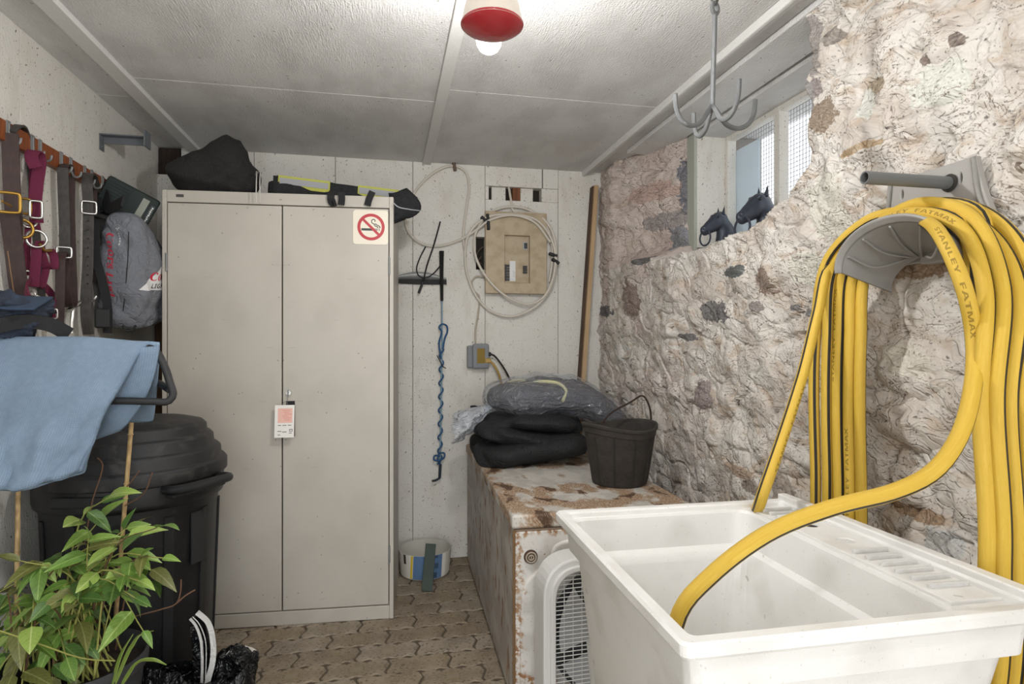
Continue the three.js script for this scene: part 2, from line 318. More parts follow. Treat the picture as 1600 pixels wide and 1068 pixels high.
// ---- right wall: whitewashed rubble masonry with a splayed window niche
const sillY = (z) => 1.60 + 0.03 * sst(-2.5, -3.15, z) - 0.018 * sst(-3.0, -2.3, z) * sst(-1.9, -2.3, z) + 0.085 * sst(-1.96, -1.6, z) + 0.012 * n2(z * 9, 3);
function niche(z, y) {
  if (z < -3.2 || z > -1.5 || y < 1.5) return 0;
  const farS = clamp((z + 3.16) / 0.54), deep = sst(-2.64, -2.58, z);
  const edge = -1.635 + 0.03 * n2(y * 6, 1.7) - 0.05 * sst(1.78, 1.66, y);
  const near = sst(edge + 0.045, edge - 0.05, z);
  const s = sillY(z), up = clamp((y - s + 0.012) / 0.075);
  const d = lerp(0.2 * Math.pow(farS, 0.9), 0.385, deep);
  return Math.min(d, 0.385 * near) * Math.pow(up, 0.75);
}
const ridge = (x, y) => 1 - Math.abs(n2(x, y));
function relief(z, y) {
  const wz = 0.06 * fbm(z * 3 + 11, y * 3, 2), wy = 0.06 * fbm(z * 3, y * 3 + 17, 2), a = z + wz, b = y + wy + 0.12 * z;
  return 0.026 * fbm(a * 2.2, b * 2.8, 3) + 0.010 * fbm(a * 7, b * 10, 3) + 0.003 * (ridge(a * 13, b * 17) - 0.5) - 0.016 * sst(0.90, 1, ridge(a * 4.1 + 5, b * 5.3));
}
const wallX = (z, y) => XR + niche(z, y) - relief(z, y);
const TZ0 = -3.5, TZ1 = -0.3, TY1 = 2.25;
const stoneUV = (x, y, z) => [(z - TZ0) / (TZ1 - TZ0), y / TY1];
// places where the whitewash has come off or a stone was left bare, and mortar under the saddle browned with its shadow: [px, py, half width px, half height px, colour, wall x]
const bare = [
  [1118, 487, 22, 18, [104, 102, 102]], [1150, 425, 25, 10, [88, 92, 92]], [986, 467, 13, 31, [138, 122, 114]], [1199, 440, 15, 23, [137, 120, 108]], [1002, 407, 15, 7, [96, 94, 94]],
  [948, 486, 11, 11, [98, 96, 98]], [1187, 478, 10, 9, [134, 128, 124]], [1101, 618, 13, 23, [142, 130, 128]], [1072, 526, 11, 7, [108, 106, 106]], [1238, 480, 9, 6, [124, 122, 122]], [1262, 488, 9, 7, [118, 118, 118]],
  [1287, 182, 27, 27, [138, 122, 106]], [1302, 58, 14, 14, [140, 132, 124]], [1275, 136, 9, 17, [130, 120, 118]], [1373, 136, 15, 13, [152, 138, 118]], [1449, 95, 9, 9, [120, 106, 98]],
  [1472, 132, 48, 40, [206, 206, 197]], [1363, 165, 12, 26, [204, 204, 196]], [1296, 325, 34, 60, [206, 203, 192]], [1260, 420, 26, 30, [205, 203, 192]], [1500, 62, 9, 12, [120, 108, 100]],
  [1440, 412, 66, 24, [146, 122, 100]], [1350, 232, 40, 7, [170, 146, 116]], [1430, 800, 52, 12, [150, 126, 102]], [1160, 735, 26, 9, [168, 148, 130]], [1225, 770, 26, 30, [166, 154, 144]], [1072, 292, 9, 50, [118, 118, 126], 1.41], [1068, 372, 12, 22, [128, 128, 134], 1.41],
  [1010, 300, 24, 16, [186, 160, 150], 1.3], [1035, 345, 26, 14, [150, 142, 140], 1.35], [1268, 70, 14, 50, [150, 144, 140]], [1262, 150, 10, 30, [140, 136, 134]], [1180, 760, 16, 10, [140, 128, 118]], [1480, 850, 30, 26, [190, 190, 188]], [1420, 560, 40, 26, [206, 200, 188]], [960, 520, 14, 16, [204, 196, 186]],
].map(([px, py, a, b, c, x = XR]) => { const p = PX(px, py, x), q = PX(px + a, py, x), r = PX(px, py - b, x); return { z: p.z, y: p.y, a: Math.abs(q.z - p.z), b: Math.abs(r.y - p.y), c, k: rr(0, 40) }; });
const TW = 2048, TH = 1440;
const stoneTex = tex(TW, TH, (u, v) => {
  const z = TZ0 + u * (TZ1 - TZ0), y = v * TY1, wz = 0.05 * fbm(z * 4 + 11, y * 4, 2), wy = 0.05 * fbm(z * 4, y * 4 + 17, 2), a = z + wz, b = y + wy + 0.16 * z;
  let c = mix3([212, 207, 200], [196, 187, 178], sst(-0.25, 0.45, fbm(a * 3.2, b * 4.2, 4)));
  c = mix3(c, [183, 165, 147], sst(0.12, 0.55, fbm(a * 5 + 21, b * 11, 4)) * 0.75);
  c = mix3(c, [196, 178, 172], sst(0.0, 0.5, fbm(a * 1.6 + 31, b * 1.9, 2)) * sst(-2.0, -2.8, z) * 0.8);
  if (z < -2.55 && y > 1.6) c = mix3(c, [190, 170, 162], 0.55);
  for (const s of bare) {
    const dz = (z - s.z) / s.a, dy = (y - s.y) / s.b; if (Math.abs(dz) > 1.5 || Math.abs(dy) > 1.5) continue;
    const r = Math.pow(Math.pow(Math.abs(dz + 0.25 * dy), 2.6) + Math.pow(Math.abs(dy), 2.6), 1 / 2.6) + 0.35 * fbm(z * 16 + s.k, y * 16, 3) + 0.1 * n2(z * 70, y * 70);
    if (r < 0.95) c = mix3(c, [s.c[0] + 12 * n2(z * 90, y * 90), s.c[1] + 12 * n2(z * 90, y * 90), s.c[2] + 12 * n2(z * 90, y * 90)], sst(0.95, 0.88, r));
  }
  // flaked specks showing dark stone; crack lines partly paint the shade in crevices
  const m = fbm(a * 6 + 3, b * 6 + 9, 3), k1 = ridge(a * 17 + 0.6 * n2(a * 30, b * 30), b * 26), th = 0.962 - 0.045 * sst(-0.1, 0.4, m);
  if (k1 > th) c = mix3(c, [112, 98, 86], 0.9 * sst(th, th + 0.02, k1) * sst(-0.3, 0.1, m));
  const f = n2(a * 75, b * 110), g = n2(a * 40 + 7, b * 60); if (f > 0.66) c = mix3(c, [118, 106, 96], sst(0.66, 0.86, f) * 0.75 * sst(-0.35, 0.25, m)); if (g > 0.76) c = mix3(c, [92, 86, 82], sst(0.76, 0.9, g) * 0.8);
  const w = n2(a * 60 + 2.5 * n2(a * 9, b * 9), b * 130); return mix3(c, [228, 224, 217], 0.35 * clamp(w));
}, { wrap: THREE.MirroredRepeatWrapping });
const stoneBump = tex(TW, TH, (u, v) => {
  const z = TZ0 + u * (TZ1 - TZ0), y = v * TY1, wz = 0.04 * fbm(z * 7 + 11, y * 7, 2), wy = 0.04 * fbm(z * 7, y * 7 + 17, 2), a = z + wz, b = y + wy + 0.16 * z;
  const m = fbm(z * 4 + 3, y * 4 + 9, 3), k1 = ridge(a * 17, b * 26), k2 = ridge(a * 9 + 4, b * 14);
  return 0.6 + 0.2 * fbm(a * 14, b * 22, 4) + 0.06 * n2(a * 70, b * 130) - 0.5 * sst(0.93, 1, k1) * sst(-0.2, 0.2, m) - 0.3 * sst(0.94, 1, k2) + 0.1 * (ridge(a * 20 + 2 * n2(a * 5, b * 5), b * 34) - 0.6) * sst(-0.1, 0.3, m);
}, { color: false, wrap: THREE.MirroredRepeatWrapping });
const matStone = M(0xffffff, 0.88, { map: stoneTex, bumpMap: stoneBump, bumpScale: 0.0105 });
{
  const w = structGroup('wall_right');
  const grid = (z0, z1, nz, ny) => {
    const pos = [], idx = [], keep = [];
    for (let j = 0; j <= ny; j++) for (let i = 0; i <= nz; i++) { const z = lerp(z0, z1, i / nz), y = lerp(-0.02, HC + 0.012, j / ny); pos.push(wallX(z, y), y, z); keep.push(niche(z, y) < 0.375); }
    for (let j = 0; j < ny; j++) for (let i = 0; i < nz; i++) { const a = j * (nz + 1) + i, b = a + 1, c = a + nz + 1, d = c + 1; if (keep[a] || keep[b] || keep[c] || keep[d]) idx.push(a, b, c, b, d, c); }
    const g = new THREE.BufferGeometry(); g.setAttribute('position', new THREE.Float32BufferAttribute(pos, 3)); g.setIndex(idx); g.computeVertexNormals();
    return uvXY(g, stoneUV);
  };
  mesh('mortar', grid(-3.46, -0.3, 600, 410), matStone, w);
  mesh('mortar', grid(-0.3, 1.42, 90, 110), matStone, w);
  const core = M(0x8d857c, 0.95, { bumpMap: grainBump, bumpScale: 0.003 });
  mesh('wall_core', [box2(1.38, 1.8, -0.12, 1.5, -3.6, 1.55, 0), box2(1.5, 1.8, 1.5, 2.3, -3.6, -2.66, 0), box2(1.38, 1.8, 1.5, 2.3, -1.5, 1.55, 0), box2(1.64, 1.8, 1.5, 1.63, -2.7, -1.4, 0)], core, w, true);
  // stones standing a little proud of the mortar
  let y = 0.06;
  while (y < HC - 0.05) {
    const h = rr(0.1, 0.19); let z = -3.36 + rr(0, 0.1);
    while (z < -0.36) {
      const l = rr(0.11, 0.3), cz = z + l / 2, cy = y + h / 2 + rr(-0.02, 0.02), nn = niche(cz, cy), sill = cz > -3.2 && cz < -1.55 && cy > sillY(cz) - 0.09 && cz > -2.72;
      if (cy < HC - 0.02 && !(sill || (nn > 0.19)) && rnd() < 0.86) {
        const H = rr(0.008, 0.022) * (nn > 0.02 ? 0.6 : 1), a = l * rr(0.44, 0.52), b = h * rr(0.42, 0.52), k = rr(0, 99), tilt = rr(-0.16, 0.1), RN = 7, SN = 22, pos = [], idx = [], e = rr(2.2, 3.4), face = rr(-0.35, 0.35), face2 = rr(-0.4, 0.4);
        for (let i = 0; i <= RN; i++) for (let s = 0; s < SN; s++) {
          const r = i / RN, th = s / SN * Math.PI * 2, ct = Math.cos(th), st = Math.sin(th), R = Math.pow(Math.pow(Math.abs(ct), e) + Math.pow(Math.abs(st), e), -1 / e) * (1 + 0.16 * n2(ct * 1.3 + k, st * 1.3));
          const lz = a * R * r * ct, ly = b * R * r * st, zz = cz + lz - ly * tilt * 0.5, yy = clamp(cy + ly + lz * tilt, -0.01, HC);
          const hgt = H * (1 - Math.pow(r, 3.2)) * (1 + face * r * ct + face2 * r * st) - 0.012 * Math.pow(r, 6) + 0.005 * fbm(zz * 14 + k, yy * 18, 3);
          pos.push(wallX(zz, yy) - hgt, yy, zz);
        }
        for (let i = 0; i < RN; i++) for (let s = 0; s < SN; s++) { const A = i * SN + s, B = i * SN + (s + 1) % SN, C = A + SN, D = B + SN; idx.push(A, C, B, B, C, D); }
        const g = new THREE.BufferGeometry(); g.setAttribute('position', new THREE.Float32BufferAttribute(pos, 3)); g.setIndex(idx);
        const g2 = mergeVertices(g, 1e-5); g2.computeVertexNormals();
        // outward normals towards the room
        if (g2.attributes.normal.getX(0) > 0) { const ix = g2.index.array; for (let t = 0; t < ix.length; t += 3) { const q = ix[t]; ix[t] = ix[t + 1]; ix[t + 1] = q; } g2.computeVertexNormals(); }
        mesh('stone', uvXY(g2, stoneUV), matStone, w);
      }
      z += l + rr(0.0, 0.03);
    }
    y += h;
  }
}
// ---- window in the niche
{
  const w = structGroup('window_1');
  const white = M(0xffffff, 0.6, { map: paintTex, bumpMap: paintBump, bumpScale: 0.001 }), greenish = M(0xa8aaa0, 0.8, { bumpMap: paintBump, bumpScale: 0.002 });
  const X = 1.59, y0 = 1.655, y1 = 2.165, zA = -2.6, zB = -1.46;
  mesh('jamb_board', box2(1.425, 1.6, 1.64, HC, -2.645, -2.6, 0.003), white, w, true);
  mesh('jamb_edge', box2(1.41, 1.428, 1.62, HC, -2.67, -2.602, 0.002), greenish, w, true);
  mesh('sill_board', box2(1.50, 1.66, 1.632, 1.656, -2.62, -1.46, 0.004), white, w, true);
  mesh('frame_rail', box2(X - 0.02, X + 0.02, y0, y0 + 0.03, zA, zB, 0.003), white, w, true);
  mesh('frame_rail', box2(X - 0.02, X + 0.02, y1 - 0.025, HC, zA, zB, 0.003), white, w, true);
  for (const [a, b] of [[zA, zA + 0.022], [-2.235, -2.198], [-1.86, -1.83], [zB, zB + 0.05]]) mesh('frame_stile', box2(X - 0.022, X + 0.022, y0, y1, a, b, 0.003), white, w, true);
  const glass = MP(0xffffff, 0.02, { transmission: 1, thickness: 0, ior: 1.5 });
  for (const [a, b] of [[-2.58, -2.233], [-2.2, -1.858], [-1.832, -1.458]]) mesh('pane', box2(X - 0.002, X + 0.002, y0 + 0.028, y1 - 0.024, a, b, 0), glass, w);
  const wires = [], steel = M(0x8f9296, 0.5, { metalness: 0.6, bumpMap: grainBump, bumpScale: 0.0003 });
  for (let z = -2.6; z < -1.45; z += 0.0185) wires.push(cyl(0.0012, 0.0012, 0.53, 1.645, 1.91, z, 5));
  for (let y = 1.66; y < 2.17; y += 0.0185) wires.push(T(new THREE.CylinderGeometry(0.0012, 0.0012, 1.16, 5), 1.647, y, -2.02, Math.PI / 2));
  mesh('wire_mesh', wires, steel, w);
  mesh('blue_board', box2(1.618, 1.63, 1.656, 2.1, -2.6, -2.415, 0.002), MP(0xe2edf4, 0.6, { transmission: 0.65, thickness: 0, bumpMap: grainBump, bumpScale: 0.001 }), w, true);
}

// ================================================================ LARGE OBJECTS
const steelGrey = M(0x8b8d8d, 0.45, { metalness: 0.7, bumpMap: grainBump, bumpScale: 0.0004 });
const chrome = M(0xc9c8c4, 0.25, { metalness: 1, bumpMap: grainBump, bumpScale: 0.0001 });
const brass = M(0xb8924a, 0.3, { metalness: 1, bumpMap: grainBump, bumpScale: 0.0002 });
const blackPlastic = M(0x1c1d1f, 0.45, { bumpMap: grainBump, bumpScale: 0.0004 });
const blackCloth = M(0x18191b, 0.8, { bumpMap: wrinkleBump, bumpScale: 0.005 });
const blackWeb = M(0x1d1d1f, 0.8, { bumpMap: weaveBump, bumpScale: 0.0006 });

// ---- metal storage cabinet
const CAB = { x0: -0.903, z0: -2.752, x1: 0.035, z1: -2.69, h: 1.83, d: 0.46 };
{
  const W = Math.hypot(CAB.x1 - CAB.x0, CAB.z1 - CAB.z0), turn = -Math.atan2(CAB.z1 - CAB.z0, CAB.x1 - CAB.x0), H = CAB.h, D = CAB.d;
  const c = thing('metal_cabinet', 'tall beige two-door metal storage cabinet against the white boarded wall', 'cabinet', [(CAB.x0 + CAB.x1) / 2, 0, (CAB.z0 + CAB.z1) / 2], turn);
  const en = M(0xffffff, 0.42, { map: enamelTex, bumpMap: grainBump, bumpScale: 0.0003 });
  const t = 0.018;
  mesh('body', [box2(-W / 2, -W / 2 + t, 0, H, -D, 0), box2(W / 2 - t, W / 2, 0, H, -D, 0), box2(-W / 2 + t, W / 2 - t, H - 0.05, H, -D, 0, 0.003), box2(-W / 2 + t, W / 2 - t, 0, 0.058, -D, 0, 0.003), box2(-W / 2, W / 2, 0.02, H, -D - 0.004, -D + 0.004, 0)], en, c, true);
  mesh('shelf_back', box2(-W / 2 + t, W / 2 - t, 0.06, H - 0.05, -0.05, -0.04, 0), matDark, c, true);
  const mid = 0.006;
  for (const [a, b, s] of [[-W / 2 + t + 0.003, mid - 0.0025, -1], [mid + 0.0025, W / 2 - t - 0.003, 1]]) {
    const d = mesh('door', box2(a, b, 0.062, H - 0.0535, -0.022, -0.001, 0.003), en, c, true);
    for (const y of [0.28, H - 0.3]) mesh('hinge', T(new THREE.CylinderGeometry(0.0045, 0.0045, 0.075, 10), s * (W / 2 - t), y, 0.001), steelGrey, d);
    if (s > 0) {
      mesh('handle_recess', box2(mid + 0.016, mid + 0.052, 0.80, 0.95, -0.004, 0.0006, 0.002), M(0x121212, 0.6, { bumpMap: grainBump, bumpScale: 0.0003 }), d);
      mesh('handle', box2(mid + 0.02, mid + 0.048, 0.905, 0.913, -0.002, 0.006, 0.002), chrome, d);
      mesh('lock', T(new THREE.CylinderGeometry(0.011, 0.012, 0.012, 20), mid + 0.028, 0.985, 0.004, Math.PI / 2), chrome, d);
      mesh('key', [bx(0.004, 0.022, 0.014, mid + 0.028, 0.987, 0.016, 0.001), sweep([V(mid + 0.028, 0.975, 0.018), V(mid + 0.026, 0.962, 0.02), V(mid + 0.027, 0.948, 0.02)], 0.0012, { radial: 6 })], steelGrey, d);
    }
  }
  mesh('badge', box2(-W / 2 + 0.055, -W / 2 + 0.085, H - 0.03, H - 0.018, -0.001, 0.0015, 0.001), M(0x4a4846, 0.5, { bumpMap: grainBump, bumpScale: 0.0003 }), c);
  c.updateMatrixWorld(true);
  const at = (lx, y, lz) => c.localToWorld(V(lx, y, lz));
  // no-smoking sticker
  const sign = canvasTex(512, 512, (g, w, h) => {
    g.fillStyle = '#e4dccb'; g.fillRect(0, 0, w, h);
    g.strokeStyle = '#2c2a28'; g.lineWidth = 13; g.lineCap = 'round';
    g.fillStyle = '#24302c'; g.fillRect(120, 272, 175, 34); g.fillStyle = '#9a9287'; g.fillRect(300, 272, 60, 34); g.fillRect(372, 272, 18, 34);
    g.beginPath(); g.moveTo(390, 262); g.bezierCurveTo(400, 225, 350, 235, 330, 205); g.bezierCurveTo(300, 215, 255, 190, 275, 150); g.bezierCurveTo(290, 125, 330, 135, 318, 168); g.stroke();
    g.beginPath(); g.moveTo(362, 262); g.bezierCurveTo(365, 240, 330, 250, 310, 220); g.stroke();
    g.strokeStyle = '#b52430'; g.lineWidth = 44; g.beginPath(); g.arc(262, 252, 178, 0, 7); g.stroke();
    g.lineWidth = 38; g.lineCap = 'butt'; g.beginPath(); g.moveTo(138, 132); g.lineTo(388, 378); g.stroke();
  });
  const p = at(W / 2 - t - 0.079, H - 0.135, 0.0004), rs = new THREE.Shape(), q = 0.074, r = 0.016;
  rs.moveTo(-q + r, -q); rs.lineTo(q - r, -q); rs.quadraticCurveTo(q, -q, q, -q + r); rs.lineTo(q, q - r); rs.quadraticCurveTo(q, q, q - r, q); rs.lineTo(-q + r, q); rs.quadraticCurveTo(-q, q, -q, q - r); rs.lineTo(-q, -q + r); rs.quadraticCurveTo(-q, -q, -q + r, -q);
  const sg = uvXY(new THREE.ExtrudeGeometry(rs, { depth: 0.001, bevelEnabled: false }), (x, y) => [(x + q) / (2 * q), (y + q) / (2 * q)]);
  const sm = mesh('no_smoking_sticker', sg, MP(0xffffff, 0.4, { map: sign }));
  sm.position.copy(p); sm.rotation.y = turn; tag(sm, 'square cream sticker with red no-smoking symbol on the cabinet door', 'sticker');
  // tag hanging from the key
  const tg = thing('key_tag', 'small white card tag with pink print hanging from the cabinet key', 'tag', at(mid + 0.018, 0.948, 0.019), turn);
  const card = canvasTex(256, 400, (g, w, h) => {
    g.fillStyle = '#e9e6e0'; g.fillRect(0, 0, w, h); g.fillStyle = '#e9b9ab'; g.fillRect(40, 40, 190, 180); g.fillStyle = '#dd9a8c'; for (let i = 0; i < 6; i++) g.fillRect(100 + (i % 3) * 12, 60 + i * 24, 100 - (i % 2) * 24, 9);
    g.fillStyle = '#6c6763'; for (const [x, y, l] of [[46, 245, 40], [104, 245, 52], [172, 245, 46], [40, 318, 50], [100, 326, 60], [44, 362, 34], [190, 340, 36]]) g.fillRect(x, y, l, 9); g.strokeStyle = '#5a5552'; g.lineWidth = 7; g.strokeRect(196, 300, 36, 22);
  });
  const cg = uvXY(bx(0.079, 0.135, 0.0015, 0, -0.0675, 0, 0.0005), (x, y) => [(x + 0.0395) / 0.079, (y + 0.135) / 0.135]);
  mesh('card', T(cg, 0, -0.012, 0.012, -0.1), MP(0xffffff, 0.35, { map: card }), tg);
  mesh('wire_loop', T(new THREE.TorusGeometry(0.009, 0.001, 6, 20), 0, -0.008, 0.006), steelGrey, tg);
}

// ---- chest freezer with rusty lid
const rustTop = tex(1024, 1024, (u, v) => {
  let c = mix3([208, 204, 196], [190, 186, 178], sst(-0.3, 0.4, fbm(u * 5, v * 8, 3)));
  const k = sst(0.02, 0.32, fbm(u * 4 + 3, v * 5 + 2, 5) + 0.22 * sst(0.3, 0.6, v) * sst(0.95, 0.7, v) * sst(0.02, 0.25, u) * sst(1, 0.7, u) + 0.06);
  const gr = 0.6 + 0.4 * n2(u * 60, v * 90);
  c = mix3(c, [140, 98, 60], k * clamp(gr)); c = mix3(c, [86, 63, 46], sst(0.16, 0.4, fbm(u * 5 + 13, v * 6, 5)) * k); const s = n2(u * 120, v * 150); if (s > 0.6) c = mix3(c, [206, 200, 190], 0.55 * k); if (s < -0.75) c = mix3(c, [120, 80, 50], 0.6);
  return c;
});
const rustSide = tex(1024, 1024, (u, v) => {
  let c = mix3([184, 180, 174], [164, 158, 151], sst(-0.3, 0.4, fbm(u * 4, v * 3, 4)));
  const band = fbm(u * 10 + 4, v * 2.2, 4);
  c = mix3(c, [146, 106, 70], sst(0.2, 0.55, band) * 0.6); c = mix3(c, [118, 78, 48], sst(0.3, 0.55, fbm(u * 14 + 9, v * 3 + 4, 4)) * 0.8);
  const e = Math.min(u, 1 - u); c = mix3(c, [128, 84, 48], sst(0.03, 0.0, e + 0.02 * n2(v * 20, u)) * 0.7);
  const s = n2(u * 130, v * 60); if (s > 0.72) c = mix3(c, [112, 96, 84], sst(0.72, 0.9, s) * 0.6); return c;
});
const rustEnd = tex(1024, 1024, (u, v) => {
  let c = mix3([216, 213, 208], [200, 196, 190], sst(-0.2, 0.4, fbm(u * 4, v * 4, 3)));
  const e = Math.min(u, 1.1 - u), edge = sst(0.07, 0.0, e + 0.05 * fbm(u * 20, v * 14, 3)), low = sst(0.25, 0.05, v + 0.3 * fbm(u * 9, v * 9, 3)) * sst(0.5, 0.1, u), topE = sst(0.955, 1.0, v + 0.03 * fbm(u * 16, v * 5, 3));
  const k = clamp(edge + low + topE) * sst(-0.25, 0.15, fbm(u * 24, v * 30, 3));
  c = mix3(c, [140, 92, 52], k * 0.9); const s = n2(u * 40, v * 45); if (s > 0.84) c = mix3(c, [126, 84, 52], sst(0.84, 0.95, s)); return c;
});
const FZ = { x: 0.397, z: -1.905, w: 0.635, l: 1.39, h: 0.645, turn: 0.024 };
{
  const f = thing('chest_freezer', 'low white chest freezer with rusted lid beside the rubble wall', 'freezer', [FZ.x, 0, FZ.z], -FZ.turn);
  const mt = M(0xffffff, 0.55, { map: rustTop, bumpMap: grainBump, bumpScale: 0.001 }), ms = M(0xffffff, 0.5, { map: rustSide, bumpMap: grainBump, bumpScale: 0.001 }), me = M(0xffffff, 0.4, { map: rustEnd, bumpMap: grainBump, bumpScale: 0.0006 });
  const w = FZ.w, l = FZ.l, hb = 0.595;
  mesh('body', uvXY(prep(box2(0.008, w - 0.008, 0.02, hb, -l, -0.012, 0.006)), (x, y, z) => [(z + l) / l, y / hb]), ms, f);
  mesh('lid', uvXY(prep(box2(0, w, hb + 0.004, FZ.h, -l - 0.004, 0, 0.01)), (x, y, z) => [x / w + y * 0.8, (z + l) / l + y * 0.6]), mt, f);
  mesh('gasket', box2(0.012, w - 0.012, hb - 0.002, hb + 0.006, -l, -0.016, 0), M(0x4a4038, 0.8, { bumpMap: grainBump, bumpScale: 0.0005 }), f);
  // pressed end panel, its raised field swelling round the corner below the badge
  const P = (pts, d, z, bev) => { const s = new THREE.Shape(); s.moveTo(pts[0][0], pts[0][1]); s.splineThru(pts.slice(1).map(([x, y]) => new THREE.Vector2(x, y))); s.closePath(); return T(new THREE.ExtrudeGeometry(s, { depth: d, bevelEnabled: true, bevelThickness: bev, bevelSize: bev, bevelSegments: 3, curveSegments: 12 }), 0, 0, z); };
  const uve = (g) => uvXY(prep(g), (x, y) => [x / w, y / hb]);
  mesh('end_panel', uve(box2(0.006, w - 0.006, 0.03, hb - 0.006, -0.016, -0.004, 0.004)), me, f);
  mesh('pressing', uve(P([[0.035, 0.04], [0.034, 0.2], [0.036, 0.36], [0.05, 0.42], [0.085, 0.455], [0.13, 0.49], [0.17, 0.545], [0.4, 0.552], [0.56, 0.54], [0.6, 0.4], [0.6, 0.06], [0.3, 0.035]], 0.003, -0.006, 0.008)), me, f);
  mesh('pressing', uve(P([[0.085, 0.05], [0.082, 0.3], [0.1, 0.4], [0.16, 0.45], [0.3, 0.47], [0.5, 0.46], [0.55, 0.35], [0.55, 0.08], [0.3, 0.045]], 0.004, 0.004, 0.01)), me, f);
  const b = mesh('badge', T(new THREE.CylinderGeometry(0.021, 0.023, 0.008, 24), 0.062, 0.508, 0.0, Math.PI / 2), M(0x5d3f28, 0.8, { bumpMap: grainBump, bumpScale: 0.002 }), f);
  mesh('badge_ring', [T(new THREE.TorusGeometry(0.016, 0.003, 8, 24), 0.062, 0.508, 0.005), T(new THREE.TorusGeometry(0.008, 0.0025, 8, 20), 0.062, 0.508, 0.006), bx(0.004, 0.014, 0.004, 0.062, 0.508, 0.006, 0.001)], M(0xb9ad9c, 0.6, { bumpMap: grainBump, bumpScale: 0.001 }), b);
  mesh('edge_bead', [sweep([V(0.008, 0.03, -0.006), V(0.008, hb, -0.006)], 0.005, { straight: true, seg: 4 })], M(0x9c7a56, 0.7, { bumpMap: grainBump, bumpScale: 0.002 }), f);
}

// ---- box fan leaning between freezer and tub
{
  const p = PZ(846, 1000, -1.77), f = thing('box_fan', 'white box fan with wire grille in front of the freezer end', 'fan', [p.x + 0.255, 0.003, -1.79], 0.05);
  const S = 0.255, r = 0.11, wp = M(0xd4d4d2, 0.4, { bumpMap: grainBump, bumpScale: 0.0003 });
  const sq = (h, rad) => { const s = new THREE.Shape(), y0 = 0.02, c = 0.29; s.moveTo(-h + rad, c - h); s.lineTo(h - rad, c - h); s.quadraticCurveTo(h, c - h, h, c - h + rad); s.lineTo(h, c + h - rad); s.quadraticCurveTo(h, c + h, h - rad, c + h); s.lineTo(-h + rad, c + h); s.quadraticCurveTo(-h, c + h, -h, c + h - rad); s.lineTo(-h, c - h + rad); s.quadraticCurveTo(-h, c - h, -h + rad, c - h); return s; };
  const outer = sq(S, r); outer.holes.push(sq(S - 0.021, r - 0.018));
  mesh('housing', T(new THREE.ExtrudeGeometry(outer, { depth: 0.085, bevelEnabled: true, bevelThickness: 0.006, bevelSize: 0.006, bevelSegments: 2, curveSegments: 10 }), 0, 0, -0.045), wp, f);
  mesh('inner_lip', (() => { const a = sq(S - 0.017, r - 0.014); a.holes.push(sq(S - 0.027, r - 0.022)); return T(new THREE.ExtrudeGeometry(a, { depth: 0.006, bevelEnabled: true, bevelThickness: 0.003, bevelSize: 0.003, bevelSegments: 2, curveSegments: 10 }), 0, 0, 0.046); })(), wp, f);
  const wires = [];
  const half = (d) => { const h = S - 0.024, q = h - (r - 0.02); return Math.abs(d) < q ? h : q + Math.sqrt(Math.max(0, (r - 0.02) ** 2 - (Math.abs(d) - q) ** 2)); };
  for (let y = -0.225; y <= 0.226; y += 0.0125) { const h = half(y); wires.push(T(new THREE.CylinderGeometry(0.0016, 0.0016, 2 * h, 5), 0, 0.29 + y, 0.046, 0, 0, Math.PI / 2)); }
  for (let x = -0.224; x <= 0.225; x += 0.028) { const h = half(x); wires.push(cyl(0.0016, 0.0016, 2 * h, x, 0.29, 0.043, 5)); }
  mesh('grille', wires, wp, f);
  const dark = M(0x3a3b3d, 0.6, { bumpMap: grainBump, bumpScale: 0.0005 });
  mesh('hub', T(new THREE.CylinderGeometry(0.045, 0.05, 0.05, 24), 0, 0.29, -0.005, Math.PI / 2), dark, f);
  for (let k = 0; k < 5; k++) { const a = k / 5 * Math.PI * 2 + 0.3; mesh('blade', sheet((u, v) => { const rad = lerp(0.045, 0.2, u), th = a + (v - 0.5) * lerp(0.5, 0.95, u); return V(Math.cos(th) * rad, 0.29 + Math.sin(th) * rad, (v - 0.5) * 0.045 - 0.005); }, 6, 6, 0.002), M(0xb9babb, 0.5, { bumpMap: grainBump, bumpScale: 0.0003 }), f); }
  mesh('rear_screen', T(new THREE.CylinderGeometry(0.215, 0.215, 0.004, 40), 0, 0.29, -0.04, Math.PI / 2), dark, f);
  for (const s of [-1, 1]) mesh('foot', bx(0.03, 0.03, 0.15, s * 0.16, 0.017, 0.0, 0.006), wp, f);
}

